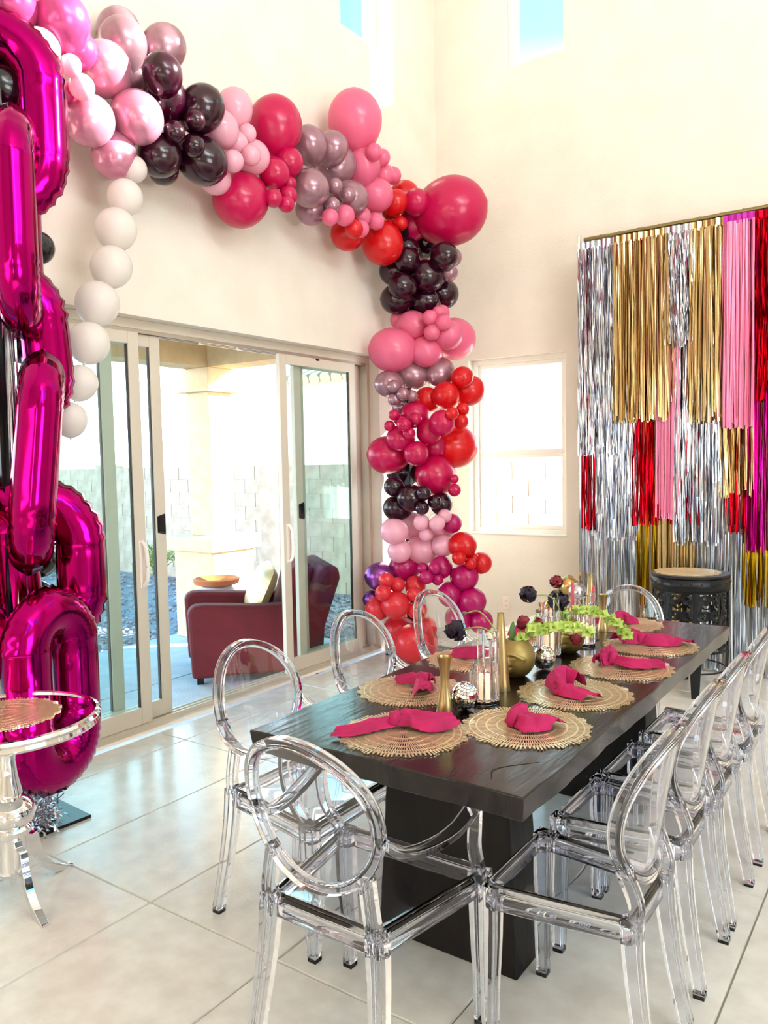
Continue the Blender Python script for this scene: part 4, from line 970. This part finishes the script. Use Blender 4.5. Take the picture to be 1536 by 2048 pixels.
def prism_holder(x, y, hs, lab, candle_h, seed, taper=0):
    e = tag(empty('candle_holder', (x, y, TZ)), lab, 'candle holder'); n = len(hs)
    B().lathe([(.046, 0), (.05, .003), (.05, .009), (.046, .012)], 32).obj('base', M['prism'], e, smooth='auto')
    for i, h in enumerate(hs):
        a = 2 * pi * i / n + .2; m_ = Matrix.Translation((.041 * cos(a), .041 * sin(a), .0125)) @ Matrix.Rotation(a, 4, 'Z')
        B().box(-.0085, .0085, -.010, .010, 0, h, m_).obj('prism_bar', M['prism'], e, bevel=.002)
    c_ = tag(empty('pillar_candle', (x, y, TZ + .013)), 'lit white pillar candle inside the ' + lab.split(',')[0].replace('clear prism candle holder ', 'prism holder '), 'candle')
    B().lathe([(.018, 0), (.0185, candle_h * .96), (.0165, candle_h), (.008, candle_h - .003)], 24).obj('wax', M['wax'], c_, smooth='auto')
    B().lathe([(.0008, candle_h - .004), (.0008, candle_h + .004)], 6).obj('wick', M['slot'], c_)
    B().lathe([(.001, candle_h + .003), (.0035, candle_h + .009), (.0028, candle_h + .016), (.0004, candle_h + .026)], 12).obj('flame', M['flame'], c_, smooth=True)
prism_holder(2.515, -3.93, [.235, .21, .12, .16, .225, .12, .105, .10, .13, .245, .15, .205], 'clear prism candle holder beside the near disco ball', .085, 1)
prism_holder(2.45, -3.24, [.19, .235, .14, .21, .15, .12, .17, .13, .22, .2, .16, .24], 'clear prism candle holder between the two face vases', .09, 2)
prism_holder(2.50, -2.98, [.17, .22, .14, .2, .14, .12, .13, .13, .2, .21, .16, .18], 'clear prism candle holder beyond the far face vase', .085, 3)
for i, (x, y, h, lab) in enumerate(((2.43, -2.93, .265, 'tall pink taper candle left of the far prism holder'), (2.50, -2.86, .24, 'pink taper candle right of the far prism holder'))):
    e = tag(empty('taper_candle', (x, y, TZ)), lab, 'candle'); B().lathe([(.026, 0), (.026, .004), (.008, .01), (.006, .05), (.013, .06), (.013, .07)], 20).obj('holder', M['prism'], e, smooth='auto')
    B().lathe([(.0085, .062), (.007, h), (.002, h + .006)], 16).obj('candle', M['taper'], e, smooth='auto')

def face_vase(x, y, r, az, lab):
    e = tag(empty('face_vase', (x, y, TZ), R(az)), lab, 'vase'); bb = B(); n, k = 72, 56; vs = []; fs = []
    zc = r * .93
    def surf(a, p):
        x_, y_, z_ = cos(p) * cos(a), cos(p) * sin(a) * .88, sin(p); v = Vector((x_, y_, z_)) * r
        u = math.atan2(y_, x_)                # the face looks along +x
        zz = z_
        # brow ridge and long nose
        br = math.exp(-((zz - .34 + .35 * u * u) / .07) ** 2) * (1 if abs(u) < .95 else 0) * .09
        no = math.exp(-(u / .11) ** 2) * (1 if -.22 < zz < .34 else 0) * (.1 + .26 * max(0, (.34 - zz) / .56))
        lip = (math.exp(-((zz + .36) / .045) ** 2) + math.exp(-((zz + .47) / .05) ** 2)) * math.exp(-(u / .17) ** 2) * .19
        eye = math.exp(-((abs(u) - .42) / .15) ** 2 - ((zz - .12) / .07) ** 2) * .035
        return v * (1 + br + no + lip + eye) + Vector((0, 0, zc))
    top = R(62); bot = -R(66)
    for j in range(k + 1):
        p = bot + (top - bot) * j / k
        for i in range(n): vs.append(tuple(surf(2 * pi * i / n, p)))
    zb = min(v[2] for v in vs[:n]); vs = [(a, b_, c_ - zb) for a, b_, c_ in vs]
    for j in range(k):
        for i in range(n): fs.append((j * n + i, j * n + (i + 1) % n, (j + 1) * n + (i + 1) % n, (j + 1) * n + i))
    fs.append(tuple(range(n))[::-1]); o3 = len(vs); ztop = vs[k * n][2]
    for i in range(n): v = vs[k * n + i]; vs.append((v[0] * .88, v[1] * .88, ztop))
    for i in range(n): v = vs[k * n + i]; vs.append((v[0] * .88, v[1] * .88, ztop - r * .8))
    for q in range(2):
        base = k * n if q == 0 else o3; nxt = o3 if q == 0 else o3 + n
        for i in range(n): fs.append((base + i, base + (i + 1) % n, nxt + (i + 1) % n, nxt + i))
    fs.append(tuple(range(o3 + n, o3 + 2 * n)))
    bb.add(vs, fs); bb.obj('vessel', M['gold_face'], e, smooth=True); return ztop
FV1 = (2.465, -3.58); FV2 = (2.49, -3.13)
face_vase(FV1[0], FV1[1], .079, -92, 'large gold face vase beside the tall gold bud vase'); face_vase(FV2[0], FV2[1], .077, -88, 'gold face vase farther along the table')

# flowers
def flower(c, r, m, seed, dirn=(0, 0, 1)):
    bb = B(); r2 = random.Random(seed); bb.ball(c, r * .55, 10, 8); C = Vector(c)
    for layer, (rad_, n) in enumerate(((.7, 7), (.85, 9), (1., 11))):
        for i in range(n * 2):
            a = r2.random() * 6.28; p = r2.uniform(-1.0, 1.45); d = Vector((cos(p) * cos(a), cos(p) * sin(a), sin(p))); t = Vector((-sin(a), cos(a), 0)); u = d.cross(t)
            w = r * .38; R_ = r * rad_; vs = []
            for v_ in (-1, 0, 1):
                for h_ in (-1, 0, 1): q = (d + t * v_ * .42 + u * h_ * .42 * (1 if h_ < 0 else .9)).normalized() * R_ * (1 + .08 * abs(v_) + .16 * (h_ > 0) + r2.uniform(-.06, .06)); vs.append(tuple(C + q))
            bb.add(vs, [(0, 1, 4, 3), (1, 2, 5, 4), (3, 4, 7, 6), (4, 5, 8, 7)])
    return bb
def stem_of(pts, rad=.0028):
    return B().tube(cr_spline(pts, 6), rad, 6)
vt1 = TZ + .12; vt2 = TZ + .115
def bloom(name, base, mid, head, r, m, lab, seed):
    e = tag(empty(name, base), lab, 'flower'); o_ = Vector(base); loc = lambda p: tuple(Vector(p) - o_)
    stem_of([(0, 0, 0), loc(mid), loc(head)]).obj('stem', M['stem'], e, smooth=True)
    if r > .012: flower(loc(head), r, m, seed).obj('petals', M[m], e, smooth=True, fix=False)
    else: B().ball(loc(head), r, 12, 8, (1, 1, .8)).obj('bud', M[m], e, smooth=True)
b1 = (FV1[0], FV1[1], TZ + .05); b2 = (FV2[0], FV2[1], TZ + .05)
bloom('ranunculus', b1, (2.37, -3.64, .94), (2.235, -3.63, .915), .038, 'dark_petal', 'near black ranunculus drooping left of the prism holder', 1)
bloom('ranunculus', (b1[0] - .01, b1[1] + .01, b1[2]), (2.34, -3.60, .985), (2.262, -3.61, .985), .0095, 'bud', 'grey flower bud on a long curved stem left of the tall vase', 2)
bloom('ranunculus', (b1[0] + .01, b1[1], b1[2]), (2.50, -3.53, .93), (2.50, -3.46, .99), .0095, 'bud', 'grey flower bud above the near face vase', 3)
bloom('ranunculus', (b1[0], b1[1] + .02, b1[2]), (2.45, -3.50, .92), (2.46, -3.50, .945), .026, 'red_petal', 'dark red ranunculus low behind the near face vase', 4)
bloom('ranunculus', (b1[0] + .02, b1[1] + .01, b1[2]), (2.47, -3.47, .9), (2.505, -3.47, .945), .02, 'red_petal', 'small dark red flower right above the near face vase', 5)
bloom('ranunculus', b2, (2.50, -3.3, 1.01), (2.465, -3.47, 1.052), .03, 'dark_petal', 'black ranunculus on a long stem reaching left above the far face vase', 6)
bloom('ranunculus', (b2[0] + .01, b2[1], b2[2]), (2.49, -3.17, .95), (2.475, -3.2, .985), .04, 'dark_petal', 'large black ranunculus above the far face vase', 7)
bloom('ranunculus', (b2[0], b2[1] + .01, b2[2]), (2.47, -3.12, .98), (2.455, -3.17, 1.06), .024, 'red_petal', 'dark red ranunculus highest above the far face vase', 8)
bloom('ranunculus', (b2[0] + .02, b2[1], b2[2]), (2.485, -3.2, .95), (2.49, -3.25, 1.035), .0095, 'bud', 'grey flower bud in front of the highest red ranunculus', 9)
bloom('ranunculus', (b2[0] + .01, b2[1] - .01, b2[2]), (2.53, -3.2, .9), (2.555, -3.21, .835), .022, 'red_petal', 'dark red flower hanging in front of the far face vase', 10)
def bells(base, pts, lab, seed, n):
    e = tag(empty('bells_of_ireland', base), lab, 'flower'); o_ = Vector(base); P = cr_spline([tuple(Vector(p) - o_) for p in [base] + pts], 8); r2 = random.Random(seed)
    B().tube(P, .003, 6).obj('stem', M['stem'], e, smooth=True); bb = B(); st_ = len(P) // 3
    for k_ in range(n):
        c_ = P[min(len(P) - 1, st_ + int((len(P) - 1 - st_) * k_ / (n - 1)))]; a = r2.random() * 6.28
        for w in range(6):
            an = a + w * pi / 3; d = Vector((cos(an), sin(an), r2.uniform(-.7, .8))).normalized(); s1 = d.cross(Vector((0, 0, 1))).normalized(); s2 = d.cross(s1); vs = []
            for rr, h_ in ((.002, .002), (.0055, .011), (.0115, .019), (.0185, .023)):
                for q in range(8): b_ = 2 * pi * q / 8; vs.append(tuple(c_ + d * h_ * (1 if q % 2 or rr < .012 else .8) + (s1 * cos(b_) + s2 * sin(b_)) * rr * (1.25 if (q % 2 and rr > .012) else .8)))
            bb.add(vs, [(j * 8 + q, j * 8 + (q + 1) % 8, (j + 1) * 8 + (q + 1) % 8, (j + 1) * 8 + q) for j in range(3) for q in range(8)])
    o = bb.obj('bells', M['bell'], e, smooth=True, fix=False); return e
bells((b1[0] + .01, b1[1] - .01, b1[2]), [(2.49, -3.53, .925), (2.55, -3.5, .935), (2.61, -3.43, .935), (2.67, -3.38, .915)], 'green bells of Ireland reaching right from the near face vase', 3, 6)
bells((b2[0], b2[1], b2[2]), [(2.50, -3.11, .93), (2.56, -3.04, .925), (2.63, -2.98, .88), (2.68, -2.95, .82)], 'green bells of Ireland arching over from the far face vase', 4, 8)
bells((b1[0] + .02, b1[1] + .0, b1[2]), [(2.48, -3.56, .90), (2.50, -3.56, .93), (2.52, -3.55, .935)], 'short green bells of Ireland on the near face vase rim', 5, 2)
bells((b2[0] - .01, b2[1], b2[2]), [(2.47, -3.13, .90), (2.47, -3.15, .93), (2.48, -3.17, .94)], 'short green bells of Ireland on the far face vase rim', 6, 2)
def leaf(base, tip, w, lab):
    a = Vector(base); d = Vector(tip) - a; s_ = d.cross(Vector(_f)).normalized(); vs = []
    for i in range(7):
        t = i / 6; ww = w * sin(pi * (t * .86 + .1)); c_ = d * t + Vector((0, 0, .02 * sin(pi * t))); vs += [tuple(c_ - s_ * ww), tuple(c_ + Vector(_f) * .004), tuple(c_ + s_ * ww)]
    bb = B().add(vs, [(3 * i + q, 3 * i + q + 1, 3 * i + q + 4, 3 * i + q + 3) for i in range(6) for q in range(2)])
    o = bb.obj('leaf', M['leaf'], smooth=True, fix=False, solid=.0008); o.location = base; tag(o, lab, 'leaf')
leaf((FV2[0], FV2[1] - .01, TZ + .08), (2.44, -3.19, 1.01), .016, 'broad green leaf standing up beside the large black ranunculus')
leaf((FV1[0] - .02, FV1[1], TZ + .09), (2.44, -3.55, .96), .012, 'green leaf behind the tall tapering gold vase')

# ------------------------------------------------------------------ chrome side table with a placemat
sd = tag(empty('side_table', (1.0, -4.76, 0)), 'round mirrored side table on a turned chrome pedestal with three legs', 'side table')
B().lathe([(.0, .635), (.30, .635), (.32, .64), (.328, .65), (.324, .662), (.329, .672), (.322, .682), (.312, .685), (.305, .68), (.305, .672), (0.0005, .672)], 72, cap=False).obj('tabletop_rim', M['chrome'], sd, smooth='auto')
B().lathe([(.0005, .6725), (.304, .6725), (.304, .6755), (.0005, .6755)], 64, cap=False).obj('mirror_top', M['mirror'], sd, smooth='auto')
B().lathe([(.12, .654), (.06, .63), (.033, .58), (.028, .52), (.034, .46), (.045, .41), (.047, .395), (.04, .385), (.058, .375), (.082, .35), (.09, .325), (.08, .295), (.062, .28), (.072, .268), (.07, .25), (.052, .24), (.05, .225), (.05, .115), (.055, .11), (.04, .09), (.014, .075), (.011, .055), (.004, .05)], 48).obj('pedestal', M['chrome'], sd, smooth='auto')
for an in (0, 108, 232):
    side_ = [(.045, .235), (.062, .235), (.07, .215), (.085, .208), (.103, .212), (.112, .2), (.12, .15), (.145, .09), (.185, .045), (.262, .004), (.27, .004), (.275, .012), (.272, 0), (.225, 0), (.18, .012), (.135, .055), (.1, .115), (.075, .13), (.045, .135)]
    n_ = len(side_); w = .014; rot = Matrix.Rotation(R(an - 8), 4, 'Z'); bb = B()
    bb.add([(x, -w, z) for x, z in side_] + [(x, w, z) for x, z in side_], [tuple(range(n_)), tuple(range(n_, 2 * n_))[::-1]] + [(i, (i + 1) % n_, n_ + (i + 1) % n_, n_ + i) for i in range(n_)], rot)
    bb.obj('leg', M['chrome'], sd, smooth='auto', bevel=.0015)
tag(put('placemat', PM, None, (.955, -4.745, .6765), (0, 0, .2), (1.05, 1.05, 1)), 'gold sunburst placemat on the mirrored side table', 'placemat', 'gold sunburst placemats')

# ------------------------------------------------------------------ fringe backdrop
rd = tag(empty('backdrop_rod', (0, -.3, 0)), 'antique gold rod wrapped in foil carrying the fringe backdrop', 'rod')
b = B(); b.tube([(1.49, 0, 3.235)] + [(1.5 + .1 * i, .002 * sin(i), 3.235 + .0015 * sin(i * 2.1)) for i in range(1, 16)] + [(3.08, 0, 3.235)], .017, 10); b.obj('rod', M['rod'], rd, smooth='auto')
b = B()
for i in range(10): b.lathe([(.0195, -.006), (.0205, 0), (.0195, .006)], 10, Matrix.Translation((1.62 + .143 * i, 0, 3.235)) @ Matrix.Rotation(R(90), 4, 'Y'))
b.obj('rod_wrap', M['rod'], rd)['kind'] = 'stuff'
for x in (1.452, 3.05):
    B().box(x - .011, x + .011, -.011, .011, .0, 3.27).obj('post', M['chrome'], rd, bevel=.002); B().box(x - .12, x + .12, -.2, .2, 0, .012).obj('foot', M['plate'], rd)
B().tube([(1.452, 0, 3.215), (2.3, 0, 3.212), (3.05, 0, 3.215)], .009, 8).obj('crossbar', M['chrome'], rd)
for idx, (mm, x0, x1, z1, z0, crk, lay, lab) in enumerate(FRINGES):
    r2 = random.Random(idx + 40); yb = -.325 + .016 * lay
    e = tag(empty('fringe_panel', ((x0 + x1) / 2, yb, 0)), lab, 'fringe curtain', 'foil fringe panels of the backdrop'); cx = (x0 + x1) / 2; w = (x1 - x0)
    bb = B(); top = 3.17; smooth_ = mm == 'fr_pink'
    dens = .0075 if not smooth_ else .008
    nl = 2
    for ly in range(nl):
        n = int(w / dens)
        for i in range(n):
            x = -w / 2 + w * (i + r2.random()) / n; zb = z0 + (abs(r2.gauss(0, .045)) if z0 > .05 else abs(r2.gauss(0, .01))) - (.03 if z0 > .05 else 0)
            zb = max(zb, .006); seg = 7 if (smooth_ or crk < .3) else 15; hw_ = r2.uniform(.0035, .0062) * (1.15 if crk < .3 else 1)
            tw = r2.uniform(-.9, .9); dx = 0; drift = r2.uniform(-.02, .02) * (1 - crk * .4); vs = []
            y = (-.006 + .012 * ly) + r2.uniform(-.005, .005)
            for q in range(seg + 1):
                t = q / seg; z = top + (zb - top) * t; tw += r2.uniform(-1, 1) * (.25 + 1.0 * crk); dx += r2.uniform(-1, 1) * .003
                a = tw if crk > .3 else max(-1.2, min(1.2, tw)); cxx, cyy = cos(a) * hw_, sin(a) * hw_; xx = x + dx + drift * t; yy = y + r2.uniform(-.004, .004) * (.3 + crk)
                vs += [(xx - cxx, yy - cyy, z), (xx + cxx, yy + cyy, z)]
            bb.add(vs, [(2 * q, 2 * q + 1, 2 * q + 3, 2 * q + 2) for q in range(seg)])
    s_ = bb.obj('strands', M[mm], e, fix=False); s_['kind'] = 'stuff'
    hb = B(); hn = max(6, int(w / .012)); vs = []
    for i in range(hn + 1):
        x = -w / 2 + w * i / hn; y = .007 * sin(i * 1.9 + idx)
        for z in (3.215, 3.165, 3.155 + .006 * sin(i * 2.3)): vs.append((x, y - .003, z))
    hb.add(vs, [(3 * i + q, 3 * i + q + 1, 3 * i + q + 4, 3 * i + q + 3) for i in range(hn) for q in range(2)])
    hb.obj('header_band', M['magenta_band'] if mm == 'fr_pink' else M[mm], e, fix=False, solid=.001)

# ------------------------------------------------------------------ black pierced stool
sl = tag(empty('drum_stool', (2.40, -.77, 0)), 'black metal drum stool with pierced scrollwork in front of the fringe', 'stool')
B().lathe([(.0005, .775), (.245, .775), (.252, .78), (.252, .79), (.247, .795), (.0005, .795)], 56, cap=False).obj('top', M['black'], sl, smooth='auto')
b = B(); b.lathe([(.246, .69), (.246, .776)], 56, cap=False); o = b.obj('rim_band', M['black'], sl, smooth=True, solid=.006)
b = B()
for i in range(24): a = 2 * pi * i / 24; b.ball((.2505 * cos(a), .2505 * sin(a), .745), .006, 8, 6)
o = b.obj('rivets', M['black'], sl, smooth=True); o['kind'] = 'stuff'
def cyl(u, z, r=.234): a = u / r; return (r * cos(a), r * sin(a), z)
LAT = B(); HW = 2 * pi * .234; units = 8; uw = HW / units
def strip(pts, w):
    P = [Vector((p[0], p[1])) for p in pts]; vs = []
    for i, p in enumerate(P):
        t = (P[min(i + 1, len(P) - 1)] - P[max(i - 1, 0)]).normalized(); nrm = Vector((-t.y, t.x)) * w
        for rr in (.231, .237): vs += [cyl((p + nrm).x, (p + nrm).y, rr), cyl((p - nrm).x, (p - nrm).y, rr)]
    fs = []
    for i in range(len(P) - 1):
        a = 4 * i; fs += [(a, a + 1, a + 5, a + 4), (a + 2, a + 6, a + 7, a + 3), (a, a + 4, a + 6, a + 2), (a + 1, a + 3, a + 7, a + 5)]
    LAT.add(vs, fs)
for k_ in range(units):
    u0 = k_ * uw
    for s_ in (-1, 1):
        for zc_, rr, turns, ph in ((.635, .042, 1.1, 0), (.545, .044, 1.15, pi), (.45, .044, 1.1, 0), (.355, .042, 1.1, pi)):
            cxu = u0 + uw / 2 + s_ * uw * .27
            strip([(cxu + s_ * (rr * (1 - .72 * t / 20)) * cos(ph + 2 * pi * turns * t / 20), zc_ + (rr * (1 - .72 * t / 20)) * sin(ph + 2 * pi * turns * t / 20)) for t in range(21)], .0038)
        strip([(u0 + uw / 2 + s_ * (.004 + .016 * sin(2 * pi * t / 12) ** 2), .69 - .4 * t / 12) for t in range(13)], .0032)
pass
for zz, w in ((.688, .008), (.295, .008)):
    strip([(HW * t / 64, zz) for t in range(65)], w)
LAT.obj('pierced_scrollwork', M['black'], sl, fix=False)
for a in (-68, 22, 112, 202):
    ca, sa = cos(R(a)), sin(R(a)); rot = Matrix.Rotation(R(a), 4, 'Z'); b = B()
    P = [(.238, 0, .72), (.238, 0, .38), (.236, 0, .29), (.232, 0, .15), (.236, 0, .0)]
    b.sweep(P, lambda i: [(-[.011, .012, .04, .032, .024][i], -.004), ([.011, .012, .04, .032, .024][i], -.004), ([.011, .012, .04, .032, .024][i], .004), (-[.011, .012, .04, .032, .024][i], .004)], ups=(1, 0, 0), m=rot); b.obj('leg', M['black'], sl)
B().tube([(.228 * cos(2 * pi * i / 32), .228 * sin(2 * pi * i / 32), .16) for i in range(32)], .006, 6, closed=True).obj('stretcher_ring', M['black'], sl, smooth=True)
tag(put('placemat', PM, None, (2.38, -.77, .7955), (0, 0, 1), (1.1, 1.1, 1)), 'gold sunburst placemat on the black drum stool', 'placemat', 'gold sunburst placemats')
